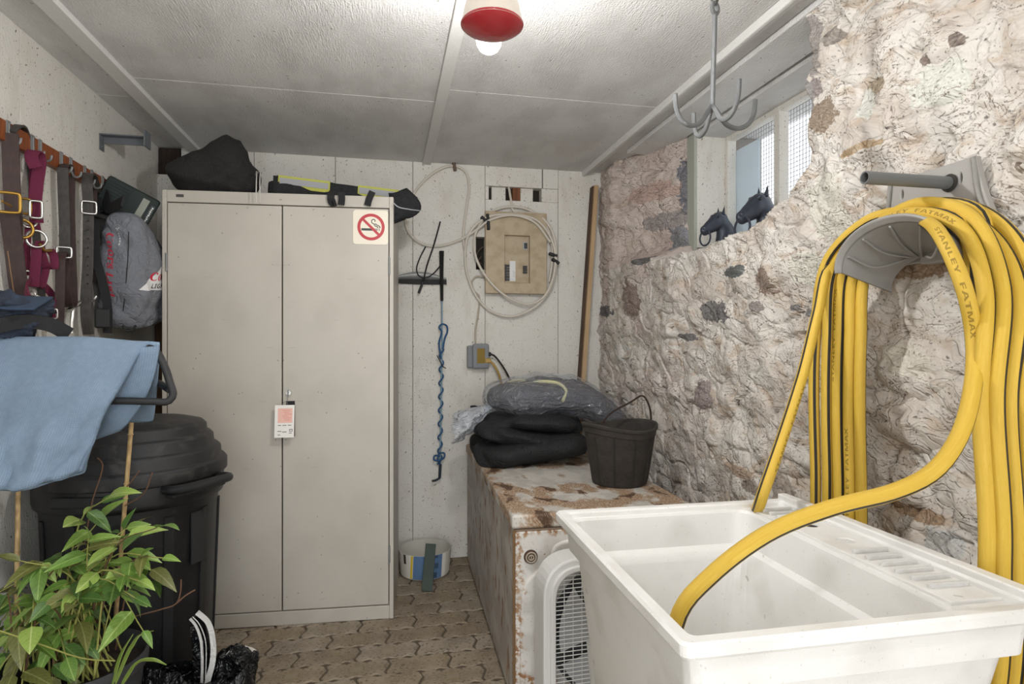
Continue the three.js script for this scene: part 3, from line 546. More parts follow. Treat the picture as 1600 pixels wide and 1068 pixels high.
// ---- laundry tub
const TUB = { x: 0.66, z: -1.01, h: 0.82, turn: -0.014 };
{
  const t = thing('laundry_tub', 'deep white plastic laundry tub with faucet ledge by the rubble wall', 'sink', [TUB.x, 0, TUB.z], TUB.turn);
  const dirt = tex(1024, 1024, (u, v) => { let c = mix3([226, 225, 222], [214, 212, 208], sst(-0.1, 0.5, fbm(u * 4, v * 5, 3))); const s = n2(u * 70, v * 40), q = n2(u * 26 + 5, v * 30); if (s > 0.86) c = mix3(c, [176, 169, 160], sst(0.86, 0.96, s) * 0.7); if (q > 0.9) c = mix3(c, [150, 142, 132], sst(0.9, 0.97, q) * 0.5); return c; });
  const pl = MP(0xffffff, 0.38, { map: dirt, bumpMap: grainBump, bumpScale: 0.0004 });
  const hx = 0.29, hz = 0.312, H = TUB.h, dk = 0.1;
  const rings = [
    rrect(hx - 0.085, hz - 0.095, 0.05, 0.44, -0.01), rrect(hx - 0.07, hz - 0.08, 0.05, 0.45, -0.01), rrect(hx - 0.036, hz - 0.036, 0.035, H - 0.085), rrect(hx - 0.032, hz - 0.032, 0.03, H - 0.08), rrect(hx - 0.022, hz - 0.022, 0.025, H - 0.076), rrect(hx - 0.018, hz - 0.018, 0.022, H - 0.024),
    rrect(hx - 0.002, hz - 0.002, 0.014, H - 0.022), rrect(hx, hz, 0.014, H - 0.018), rrect(hx, hz, 0.014, H - 0.004), rrect(hx - 0.004, hz - 0.004, 0.012, H),
    rrect(hx - 0.02, hz - 0.02, 0.012, H), rrect(hx - 0.024, hz - 0.024, 0.012, H - 0.004), rrect(hx - 0.026, hz - 0.026, 0.014, H - 0.012),
    rrect(hx - 0.026 - dk / 2, hz - 0.03, 0.03, H - 0.0125, -dk / 2), rrect(hx - 0.03 - dk / 2, hz - 0.034, 0.03, H - 0.018, -dk / 2), rrect(hx - 0.042 - dk / 2, hz - 0.046, 0.035, H - 0.085, -dk / 2), rrect(hx - 0.054 - dk / 2, hz - 0.058, 0.04, H - 0.094, -dk / 2),
    rrect(hx - 0.06 - dk / 2, hz - 0.068, 0.045, H - 0.11, -dk / 2), rrect(hx - 0.098 - dk / 2, hz - 0.105, 0.06, 0.49, -dk / 2), rrect(hx - 0.125 - dk / 2, hz - 0.13, 0.05, 0.465, -dk / 2), rrect(0.04, 0.04, 0.035, 0.458, -dk / 2),
  ];
  mesh('basin', loft(rings, { crease: 0.45 }), pl, t);
  mesh('drain', T(new THREE.CylinderGeometry(0.035, 0.035, 0.006, 24), -dk / 2, 0.461, 0), steelGrey, t);
  // faucet ledge with its knock-outs, raised back edge and soap ribs
  const lx = hx - 0.026 - dk / 2 - 0.003, dark = M(0x2b2a29, 0.8, { bumpMap: grainBump, bumpScale: 0.0004 });
  const sh = new THREE.Shape(); sh.moveTo(-dk / 2 + 0.006, -hz + 0.06); sh.lineTo(dk / 2 - 0.006, -hz + 0.06); sh.lineTo(dk / 2 - 0.006, hz - 0.06); sh.lineTo(-dk / 2 + 0.006, hz - 0.06); sh.closePath();
  const hole = new THREE.Path(); hole.absarc(0.005, 0.125, 0.017, 0, Math.PI * 2); sh.holes.push(hole); const hole2 = new THREE.Path(); hole2.absarc(0.005, 0.022, 0.019, 0, Math.PI * 2); sh.holes.push(hole2);
  mesh('faucet_ledge', T(new THREE.ExtrudeGeometry(sh, { depth: 0.004, bevelEnabled: true, bevelThickness: 0.002, bevelSize: 0.002, bevelSegments: 2, curveSegments: 16 }), lx + 0.004, H - 0.013, 0, -Math.PI / 2), pl, t, true);
  mesh('faucet_hole', T(new THREE.CylinderGeometry(0.016, 0.016, 0.002, 24), lx + 0.009, H - 0.0118, -0.125), dark, t);
  mesh('knock_out', T(new THREE.CylinderGeometry(0.0175, 0.0175, 0.003, 24), lx + 0.009, H - 0.0105, -0.022), pl, t);
  for (let k = 0; k < 6; k++) mesh('soap_rib', (() => { const g = bx(0.074, 0.011, 0.007, lx + 0.004, H - 0.005, 0.045 + k * 0.032, 0.002); return g; })(), pl, t);
  for (let k = 0; k < 3; k++) mesh('soap_rib', bx(0.074, 0.011, 0.007, lx + 0.004, H - 0.005, -0.18 - k * 0.026, 0.002), pl, t);
  mesh('back_edge', box2(hx - 0.02, hx + 0.004, H - 0.02, H + 0.012, -hz, hz, 0.004), pl, t, true);
  for (const [sx, sz] of [[-1, -1], [-1, 1], [1, -1], [1, 1]]) mesh('leg', loft([rrect(0.02, 0.02, 0.008, 0.0, sx * (hx - 0.12), sz * (hz - 0.12)), rrect(0.03, 0.03, 0.008, 0.55, sx * (hx - 0.085), sz * (hz - 0.085))]), M(0xc9c9c6, 0.5, { bumpMap: grainBump, bumpScale: 0.0005 }), t);
}

// ---- hose hanger, pipe and yellow hose on the rubble wall
{
  const g = thing('hose_hanger', 'grey plastic hose hanger with ribbed saddle on the rubble wall', 'hose hanger', [0, 0, 0]);
  const gp = M(0x9c9995, 0.5, { bumpMap: grainBump, bumpScale: 0.0005 });
  const ZC = -1.15, ZS = -1.11, XW = 1.205;
  // wall plate, flared below, with two key slots
  const s = new THREE.Shape(); s.moveTo(-0.105, 1.585); s.lineTo(0.105, 1.585); s.quadraticCurveTo(0.13, 1.46, 0.175, 1.405); s.lineTo(0.165, 1.385); s.lineTo(-0.165, 1.385); s.lineTo(-0.175, 1.405); s.quadraticCurveTo(-0.13, 1.46, -0.105, 1.585);
  for (const q of [-0.075, 0.075]) { const h = new THREE.Path(); h.absellipse(q, 1.55, 0.006, 0.014, 0, Math.PI * 2); s.holes.push(h); }
  mesh('wall_plate', T(new THREE.ExtrudeGeometry(s, { depth: 0.01, bevelEnabled: true, bevelThickness: 0.003, bevelSize: 0.003, bevelSegments: 2 }), XW + 0.01, 0, ZC, 0, -Math.PI / 2), gp, g, true);
  for (const q of [-1, 1]) mesh('plate_edge', sweep([V(XW - 0.006, 1.585, ZC + q * 0.105), V(XW - 0.006, 1.49, ZC + q * 0.122), V(XW - 0.006, 1.405, ZC + q * 0.175)], 0.005, { radial: 6 }), gp, g);
  // saddle: an arched shell, open below, with a raised front lip and ribs inside
  const arch = (a, r, ry) => [Math.cos(a) * r, Math.sin(a) * ry];
  const shell = (x0, r0, ry0, y0, x1, r1, ry1, y1, a0, a1, th) => sheet((u, v) => { const a = lerp(a0, a1, u), r = lerp(r0, r1, v), ry = lerp(ry0, ry1, v), [cz, cy] = arch(a, r, ry); return V(lerp(x0, x1, v), lerp(y0, y1, v) + cy, ZS + cz); }, 28, 4, th);
  const a0 = -0.12, a1 = Math.PI + 0.12;
  mesh('saddle', shell(1.06, 0.14, 0.082, 1.372, 1.19, 0.135, 0.072, 1.328, a0, a1, 0.006), gp, g);
  mesh('front_lip', shell(1.046, 0.15, 0.094, 1.374, 1.06, 0.14, 0.082, 1.372, a0, a1, 0.006), gp, g);
  for (const a of [2.75, 2.2, 1.6, 1.0, 0.45]) mesh('rib', sweep([V(1.062, 1.370 + Math.sin(a) * 0.078, ZS + Math.cos(a) * 0.134), V(1.12, 1.348 + Math.sin(a) * 0.068, ZS - 0.03 + Math.cos(a) * 0.085), V(1.18, 1.392, ZS - 0.05 + Math.cos(a) * 0.02)], 0.0028, { radial: 6 }), gp, g);
  mesh('saddle_neck', box2(1.185, 1.215, 1.375, 1.5, ZS - 0.05, ZS + 0.05, 0.004), gp, g, true);
}
{
  const a = PX(1484, 283, 1.2), p = thing('steel_pipe', 'short grey steel pipe stub sticking out above the hose hanger', 'pipe', [0, 0, 0]);
  const m = M(0x868888, 0.5, { metalness: 0.6, bumpMap: grainBump, bumpScale: 0.0008 });
  const y = 1.545, z = a.z; const o = sweep([V(0.985, y, z), V(1.225, y, z)], 0.0135, { straight: true, radial: 18, seg: 3, caps: false }), i = sweep([V(0.985, y, z), V(1.225, y, z)], 0.0105, { straight: true, radial: 18, seg: 3, caps: false });
  mesh('pipe_wall', [o, i, T(new THREE.RingGeometry(0.0105, 0.0135, 18), 0.985, y, z, 0, -Math.PI / 2)], m, p);
  mesh('collar', T(new THREE.TorusGeometry(0.0155, 0.004, 8, 24), 1.198, y, z, 0, Math.PI / 2), M(0x4b4742, 0.7, { metalness: 0.4, bumpMap: grainBump, bumpScale: 0.001 }), p);
}
{
  const hoseTex = canvasTex(256, 2048, (g, w, h) => {
    g.fillStyle = '#d3ae3c'; g.fillRect(0, 0, w, h);
    for (let i = 0; i < 900; i++) { g.fillStyle = rnd() < 0.5 ? 'rgba(204,164,48,0.35)' : 'rgba(226,192,84,0.3)'; g.fillRect(rnd() * w, rnd() * h, 2 + rnd() * 6, 8 + rnd() * 60); }
    g.fillStyle = '#26231c'; g.fillRect(18, 0, 22, h); g.fillRect(160, 0, 18, h);
    g.save(); g.translate(84, 200); g.rotate(Math.PI / 2); g.fillStyle = '#94761f'; g.font = 'bold 34px sans-serif'; g.fillText('STANLEY  FATMAX', 0, 0); g.restore();
  });
  hoseTex.repeat.set(1, 0.62);
  const hm = M(0xffffff, 0.45, { map: hoseTex, bumpMap: grainBump, bumpScale: 0.0003 });
  const h = thing('garden_hose', 'yellow garden hose with black stripe coiled over the grey hanger into the tub', 'hose', [0, 0, 0]);
  const R = 0.0132, pts = [];
  // from the tub, out over its edge, up and over the saddle
  pts.push(V(0.60, 0.482, -1.1), V(0.52, 0.49, -1.0), V(0.462, 0.56, -0.93), PT(1062, 958, 0.955), PT(1110, 900, 0.955), PT(1200, 833, 0.95), PT(1300, 793, 0.95), PT(1400, 767, 0.95), PT(1458, 737, 0.96), PT(1497, 685, 0.98), PT(1519, 610, 1.02), PT(1522, 530, 1.07), PT(1508, 455, 1.06), PT(1474, 375, 1.11), PT(1437, 342, 1.27), PT(1400, 332, 1.38), PT(1355, 345, 1.44));
  pts.push(V(1.09, 1.405, -1.335));
  const N = 6, lp = [1.08, 1.09, 1.10, 1.11, 1.12, 1.15], lz = [1274, 1293, 1310, 1328, 1345, 1318].map((q, i) => PX(q, 600, lp[i]).z), rx = [0.985, 1.0, 1.02, 1.03, 1.09, 1.12], rz = [1543, 1568, 1593, 1618, 1556, 1581].map((q, i) => PX(q, 760, rx[i]).z), tx = [1.092, 1.118, 1.144, 1.168, 1.105, 1.15], yb = [0.3, 0.36, 0.27, 0.4, 0.33, 0.38];
  for (let i = 0; i < N; i++) {
    pts.push(V(lp[i], 1.2, lz[i]), V(lp[i], 0.9, lz[i]), V(lp[i], 0.55, lz[i] + 0.03), V((lp[i] + rx[i]) / 2 + 0.03, yb[i], -1.1), V(rx[i], 0.55, rz[i] - 0.03), V(rx[i], 0.85, rz[i]), V(rx[i], 1.1, rz[i] - 0.012), V((rx[i] * 0.45 + tx[i] * 0.55), 1.3, rz[i] - 0.055));
    const ty = 1.474 + (i % 2) * 0.022;
    pts.push(V(tx[i], ty - 0.045, -0.985), V(tx[i], ty, -1.1), V(tx[i], ty - 0.03, -1.215)); { const j = Math.min(i + 1, N - 1); pts.push(V((tx[i] + lp[j]) / 2, 1.385, lerp(-1.28, lz[j], 0.6))); }
  }
  // last run: off the saddle and away diagonally behind the tub
  pts.push(PT(1296, 420, 1.52), PT(1277, 490, 1.5), PT(1255, 580, 1.47), PT(1225, 675, 1.43), PT(1188, 783, 1.38), V(0.98, 0.72, -1.47), V(0.99, 0.4, -1.5), V(1.05, 0.05, -1.45), V(1.09, 0.02, -1.2));
  mesh('hose', sweep(pts, R, { radial: 14, seg: 1100 }), hm, h);
}

// ---- bare ceiling bulbs in porcelain holders, and an unlit red heat lamp
function ceilingLamp(p, label, power = 1) {
  const l = thing('ceiling_lamp', label, 'lamp', p);
  const cream = M(0xdcd8d0, 0.35, { bumpMap: grainBump, bumpScale: 0.0003 }), top = HC - p[1];
  mesh('holder', new THREE.LatheGeometry([[0.0, 0.12], [0.016, 0.12], [0.02, 0.11], [0.021, 0.062], [0.0, 0.062]].map(([x, y]) => new THREE.Vector2(x, y)), 36), cream, l);
  mesh('ceiling_rose', new THREE.LatheGeometry([[0.0, top - 0.001], [0.04, top - 0.001], [0.042, top - 0.01], [0.012, top - 0.026], [0.0, top - 0.026]].map(([x, y]) => new THREE.Vector2(x, y)), 32), cream, l);
  mesh('flex', sweep([V(0, 0.118, 0), V(0.002, (0.118 + top) / 2, 0.002), V(0, top - 0.024, 0)], 0.0035, { radial: 8 }), cream, l);
  mesh('bulb', new THREE.LatheGeometry([[0, -0.031], [0.012, -0.0285], [0.022, -0.022], [0.029, -0.01], [0.031, 0.003], [0.027, 0.022], [0.017, 0.045], [0.014, 0.066]].map(([x, y]) => new THREE.Vector2(x, y)), 28), new THREE.MeshStandardMaterial({ color: 0xffffff, roughness: 0.4, emissive: LAMP_COLOR, emissiveIntensity: 3 }), l);
  const pl = new THREE.PointLight(LAMP_COLOR, LAMP_POWER * power, 0, 2); pl.position.set(0, 0, 0); pl.castShadow = true; pl.shadow.radius = 1.5; l.add(pl);
  return l;
}
{ const q = PT(764, 64, 1.44); ceilingLamp([q.x, q.y, q.z], 'small lit white bulb glowing on the ceiling behind the red heat lamp'); }
ceilingLamp([0.12, 1.985, 0.12], 'second bare ceiling bulb behind the viewpoint near the doorway', 0.5);
{
  const q = PT(769, 44, 1.22), l = thing('heat_lamp', 'unlit red-faced heat lamp bulb hanging from the ceiling', 'heat lamp', q);
  const L = (pts) => new THREE.LatheGeometry(pts.map(([x, y]) => new THREE.Vector2(x, y)), 56), top = HC - q.y;
  mesh('reflector', L([[0.0625, 0.004], [0.061, 0.012], [0.054, 0.045], [0.043, 0.085], [0.03, 0.11], [0.022, 0.125]]), MP(0xd8cdc0, 0.3, { bumpMap: grainBump, bumpScale: 0.0002 }), l);
  mesh('red_lens', L([[0.0, -0.016], [0.02, -0.0145], [0.04, -0.009], [0.055, -0.002], [0.0615, 0.003], [0.0632, 0.006], [0.062, 0.009]]), MP(0xb0101f, 0.25, { clearcoat: 0.6, clearcoatRoughness: 0.15, bumpMap: grainBump, bumpScale: 0.0004 }), l);
  mesh('socket', L([[0.022, 0.12], [0.028, 0.125], [0.028, 0.185], [0.02, 0.2], [0.0, 0.2]]), M(0x2a2a2c, 0.5, { bumpMap: grainBump, bumpScale: 0.0004 }), l);
  mesh('flex', sweep([V(0, 0.195, 0), V(0.004, (0.2 + top) / 2, 0.003), V(0, top, 0)], 0.004, { radial: 8 }), M(0xb9b2a8, 0.6, { bumpMap: grainBump, bumpScale: 0.0004 }), l);
}

// ---- four-pronged hook hanging from the ceiling
{
  const hub = PT(1113, 168, 1.5), h = thing('tack_hook', 'grey steel four-pronged hook hanging from the ceiling by a chain link', 'hook', hub);
  const m = M(0x7d7f80, 0.5, { metalness: 0.55, bumpMap: grainBump, bumpScale: 0.0008 });
  const top = PT(1117, 22, 1.5).sub(hub);
  mesh('stem', sweep([V(0, 0, 0), V(top.x, top.y, top.z)], 0.0062, { straight: true, seg: 4, radial: 12 }), m, h);
  mesh('eye', T(new THREE.TorusGeometry(0.013, 0.0055, 10, 24), top.x, top.y + 0.014, top.z, 0, 0.5), m, h);
  mesh('chain_link', [0, 1, 2, 3].map((k) => { const g = new THREE.TorusGeometry(0.011, 0.0035, 8, 20); g.scale(0.8, 1.5, 1); return T(g, top.x, top.y + 0.042 + k * 0.026, top.z, 0, 0.5 + (k % 2 ? 0 : Math.PI / 2)); }), M(0x66645f, 0.6, { metalness: 0.5, bumpMap: grainBump, bumpScale: 0.0008 }), h);
  mesh('ceiling_eye', T(new THREE.TorusGeometry(0.012, 0.004, 8, 20), top.x, HC - hub.y - 0.012, top.z), m, h);
  for (const [px, py] of [[1055, 148], [1084, 178], [1155, 125], [1180, 157]]) {
    const tip = PY(px, py, hub.y + 0.026).sub(hub), L = Math.hypot(tip.x, tip.z), d = V(tip.x / L, 0, tip.z / L), A = (r, y) => V(d.x * r * L, y, d.z * r * L);
    mesh('prong', sweep([A(0, 0.004), A(0.1, -0.008), A(0.34, -0.040), A(0.6, -0.047), A(0.84, -0.034), A(0.97, -0.006), A(1, 0.028)], 0.006, { radial: 10, seg: 26 }), m, h);
  }
}

// ================================================================ BACK WALL
// ---- electrical panel
{
  const a = PZ(756, 459, ZB), b = PZ(850, 345, ZB), w = b.x - a.x, h = b.y - a.y + 0.03, e = thing('electrical_panel', 'tan electrical breaker panel on the white boarded wall', 'breaker panel', [a.x + w / 2, a.y, ZB + 0.001]);
  const tan = M(0xb2a48d, 0.5, { map: tex(256, 256, (u, v) => { let c = mix3([255, 252, 246], [238, 232, 220], sst(-0.2, 0.5, fbm(u * 5, v * 5, 3))); const s = n2(u * 40, v * 40); if (s > 0.85) c = mix3(c, [180, 160, 140], 0.7); return c; }, { rx: 2, ry: 2 }), bumpMap: grainBump, bumpScale: 0.0004 });
  mesh('box', box2(-w / 2 + 0.006, w / 2 - 0.006, 0.006, h - 0.006, 0, 0.028, 0.002), tan, e, true);
  const s = new THREE.Shape(), W = w / 2; s.moveTo(-W, 0); s.lineTo(W, 0); s.lineTo(W, h); s.lineTo(-W, h); s.closePath();
  const rx0 = -W + 0.108, rx1 = W - 0.098, ry0 = 0.06, ry1 = 0.325; const ho = new THREE.Path(); ho.moveTo(rx0, ry0); ho.lineTo(rx1, ry0); ho.lineTo(rx1, ry1); ho.lineTo(rx0, ry1); ho.closePath(); s.holes.push(ho);
  mesh('cover', T(new THREE.ExtrudeGeometry(s, { depth: 0.016, bevelEnabled: true, bevelThickness: 0.003, bevelSize: 0.003, bevelOffset: -0.003, bevelSegments: 2 }), 0, 0, 0.042), tan, e, true);
  mesh('cover_rim', box2(-W, W, 0, h, 0.026, 0.03, 0.001), tan, e, true);
  mesh('dead_front', box2(rx0 - 0.002, rx1 + 0.002, ry0 - 0.002, ry1 + 0.002, 0.027, 0.034, 0.001), tan, e, true);
  const blk = M(0x1e2326, 0.4, { bumpMap: grainBump, bumpScale: 0.0003 }), sil = M(0xaab0b4, 0.35, { bumpMap: grainBump, bumpScale: 0.0003 });
  const mb = mesh('main_breaker', box2(rx1 - 0.034, rx1 - 0.01, ry1 - 0.075, ry1 - 0.032, 0.034, 0.042, 0.002), sil, e); mesh('switch', box2(rx1 - 0.029, rx1 - 0.012, ry1 - 0.07, ry1 - 0.038, 0.042, 0.05, 0.002), blk, mb);
  mesh('breaker_strip', box2(rx0 + 0.004, rx0 + 0.012, ry0 + 0.012, ry0 + 0.105, 0.034, 0.041, 0.001), blk, e);
  for (let k = 0; k < 6; k++) mesh('breaker', box2(rx0 + 0.012, rx0 + 0.03, ry0 + 0.014 + k * 0.0155, ry0 + 0.025 + k * 0.0155, 0.034, 0.046, 0.001), k % 2 ? blk : M(0x30363a, 0.4, { bumpMap: grainBump, bumpScale: 0.0003 }), e);
  for (let k = 0; k < 3; k++) mesh('breaker', box2(rx1 - 0.036, rx1 - 0.012, ry0 + 0.056 + k * 0.0155, ry0 + 0.068 + k * 0.0155, 0.034, 0.046, 0.001), blk, e);
  const lab = canvasTex(128, 300, (g, W2, H2) => { g.fillStyle = '#d9dadb'; g.fillRect(0, 0, W2, H2); g.fillStyle = '#8b8d90'; for (let i = 0; i < 9; i++) g.fillRect(64 + (i % 3) * 14, 150 + i * 11, 34, 4); for (let i = 0; i < 7; i++) g.fillRect(14 + i * 15, 272, 9, 6); });
  mesh('directory_card', uvXY(box2(rx0 + 0.033, rx0 + 0.066, ry0 + 0.012, ry0 + 0.125, 0.034, 0.0352, 0), (x, y) => [(x - rx0 - 0.033) / 0.033, (y - ry0 - 0.012) / 0.113]), M(0xffffff, 0.6, { map: lab }), e);
  for (const [x, y] of [[-W + 0.085, h - 0.03], [W - 0.085, h - 0.035], [-W + 0.085, 0.29], [W - 0.085, 0.235], [-W + 0.085, 0.028], [W - 0.088, 0.024]]) mesh('screw', T(new THREE.CylinderGeometry(0.005, 0.006, 0.004, 12), x, y, 0.048, Math.PI / 2), blk, e);
  for (const [x0, x1, y] of [[-W, rx0 - 0.004, 0.297], [rx1 + 0.004, W, 0.243]]) mesh('cover_joint', box2(x0 + 0.002, x1 - 0.002, y, y + 0.0018, 0.0455, 0.0475, 0), M(0x6e604c, 0.8, { bumpMap: grainBump, bumpScale: 0.0003 }), e);
}
// ---- white cable: the hanging loop and the coil round the panel
const cableMat = M(0xcfc8bc, 0.5, { bumpMap: grainBump, bumpScale: 0.0005 }), blkTape = M(0x1a1a1a, 0.6, { bumpMap: grainBump, bumpScale: 0.0004 });
const BW = (px, py, off = 0.02) => PZ(px, py, ZB + off);
{
  const c = thing('coiled_cable', 'off-white electric cable looped on the wall and coiled round the breaker panel', 'cable', [0, 0, 0]);
  const p = [[795, 292, -0.02], [799, 315, 0.02], [803, 330, 0.03], [840, 335, 0.05], [862, 360, 0.07], [869, 400, 0.07], [862, 445, 0.06], [840, 476, 0.05], [800, 494, 0.04], [765, 485, 0.03], [740, 455, 0.03], [727, 410, 0.03], [733, 365, 0.04], [760, 340, 0.06], [800, 335, 0.08], [840, 345, 0.075], [864, 380, 0.075], [866, 425, 0.07], [850, 463, 0.06], [825, 475, 0.06], [790, 462, 0.072], [758, 430, 0.075], [742, 395, 0.07], [744, 362, 0.05], [770, 330, 0.035], [806, 323, 0.035], [838, 334, 0.04], [858, 362, 0.05], [863, 402, 0.05], [858, 440, 0.045]].map(([x, y, o]) => BW(x, y, o));
  mesh('coil', sweep(p, 0.0068, { radial: 10, seg: 320 }), cableMat, c);
  const q = [[728, 400, 0.02], [724, 372, 0.02], [728, 330, 0.02], [733, 290, 0.02], [727, 268, 0.02], [710, 259, 0.02], [690, 263, 0.02], [665, 280, 0.02], [645, 305, 0.025], [633, 340, 0.025], [640, 365, 0.025], [660, 381, 0.025], [685, 384, 0.025], [715, 376, 0.03], [740, 362, 0.045], [765, 344, 0.075], [800, 336, 0.085], [835, 347, 0.082], [860, 378, 0.08]].map(([x, y, o]) => BW(x, y, o));
  mesh('hanging_loop', sweep(q, 0.0068, { radial: 10, seg: 180 }), cableMat, c);
  mesh('feed_down', sweep([[757, 433, 0.02], [744, 432, 0.015], [737, 441, 0.012], [741, 455, 0.012], [748, 462, 0.012], [747, 490, 0.012], [743, 515, 0.012], [743, 540, 0.015]].map(([x, y, o]) => BW(x, y, o)), 0.0052, { radial: 8, seg: 50 }), M(0xb3a999, 0.6, { bumpMap: grainBump, bumpScale: 0.0005 }), c);
  const tie = (x, y, o, d) => T(bx(0.018, 0.05, 0.022, 0, 0, 0, 0.005), ...BW(x, y, o).toArray(), 0, 0, d);
  mesh('tape', [tie(762, 341, 0.06, 0.1), tie(763, 352, 0.07, 0.05), tie(757, 343, 0.055, 0.9)], blkTape, c);
  mesh('tape', [tie(864, 398, 0.07, 1.3), tie(868, 408, 0.07, 1.0)], blkTape, c);
  mesh('staple', [tie(710, 260, 0.02, 0.2)], M(0x6b5c4e, 0.6, { metalness: 0.3, bumpMap: grainBump, bumpScale: 0.0005 }), c);
  mesh('opening_wires', [[[752, 400], [747, 410], [751, 420], [745, 412]], [[755, 385], [748, 392], [745, 405], [752, 412]]].map((l) => sweep(l.map(([x, y]) => BW(x, y, 0.01)), 0.004, { radial: 6 })), M(0x4a3c30, 0.7, { bumpMap: grainBump, bumpScale: 0.0005 }), c);
}
// ---- weatherproof outlet box with two cords
{
  const a = BW(745, 557, 0), o = thing('outlet_box', 'grey weatherproof outlet box with yellowed cover on the white wall', 'outlet', [a.x, a.y, ZB + 0.001]);
  const g = M(0x84878b, 0.45, { bumpMap: grainBump, bumpScale: 0.0006 });
  mesh('box', bx(0.1, 0.125, 0.04, -0.008, 0, 0.02, 0.01), g, o);
  const lid = mesh('cover', bx(0.092, 0.138, 0.024, 0.014, 0.004, 0.052, 0.011), g, o);
  mesh('cover_window', bx(0.044, 0.082, 0.006, 0.014, 0.006, 0.064, 0.003), M(0xb89b52, 0.35, { bumpMap: wrinkleBump, bumpScale: 0.004 }), lid);
  mesh('rib', [-0.05, -0.04, 0.055].map((y) => bx(0.086, 0.004, 0.004, 0.014, y, 0.064, 0.001)), g, lid);
  const c1 = thing('black_cord', 'black power cord running from the outlet box behind the wrapped blanket', 'cord');
  mesh('cord', sweep([[760, 553, 0.045], [770, 554, 0.05], [782, 567, 0.05], [792, 583, 0.04], [799, 598, 0.035], [806, 625, 0.03], [806, 690, 0.03]].map(([x, y, k]) => BW(x, y, k)), 0.0052, { radial: 8, seg: 40 }), blkTape, c1);
  mesh('plug', T(bx(0.03, 0.024, 0.024, 0, 0, 0, 0.006), ...BW(763, 553, 0.05).toArray()), blkTape, c1);
  const c2 = thing('yellow_cord', 'dull yellow extension cord leaving the outlet box beside the black one', 'cord');
  const ym = M(0xb08f4e, 0.5, { bumpMap: grainBump, bumpScale: 0.0004 });
  mesh('cord', sweep([[758, 563, 0.05], [768, 566, 0.055], [776, 577, 0.055], [782, 592, 0.05], [785, 612, 0.04], [785, 690, 0.03]].map(([x, y, k]) => BW(x, y, k)), 0.0066, { radial: 8, seg: 40 }), ym, c2);
  mesh('plug', T(bx(0.034, 0.026, 0.028, 0, 0, 0, 0.006), ...BW(762, 563, 0.056).toArray()), ym, c2);
}
// ---- leaning strips of wood in the corner
{
  const strip = (top, bot, w, d, off, mat, name, label) => {
    const A = PZ(top[0], top[1], ZB + off), B0 = PZ(bot[0], bot[1], ZB + off), k = (B0.y - 0.004) / (A.y - B0.y), B = B0.clone().addScaledVector(B0.clone().sub(A), k), L = A.distanceTo(B);
    const m = mesh(name, T(bx(w, L, d, 0, L / 2, 0, 0.002), 0, 0, 0), mat); m.position.copy(B); m.rotation.z = -Math.atan2(A.x - B.x, A.y - B.y); m.geometry = boxUV(m.geometry); return tag(m, label, 'wood strip', 'strips leaning in the corner');
  };
  strip([926, 292], [906, 588], 0.016, 0.05, 0.03, M(0xffffff, 0.8, { map: woodTex([96, 72, 54], [62, 46, 36]) }), 'wood_strip', 'thin dark brown wood strip leaning in the corner by the rubble wall');
  strip([931.5, 290], [911.5, 588], 0.024, 0.025, 0.06, M(0xffffff, 0.75, { map: woodTex([196, 168, 132], [170, 140, 104]) }), 'wood_strip', 'pale bare wood strip leaning in the corner by the rubble wall');
}
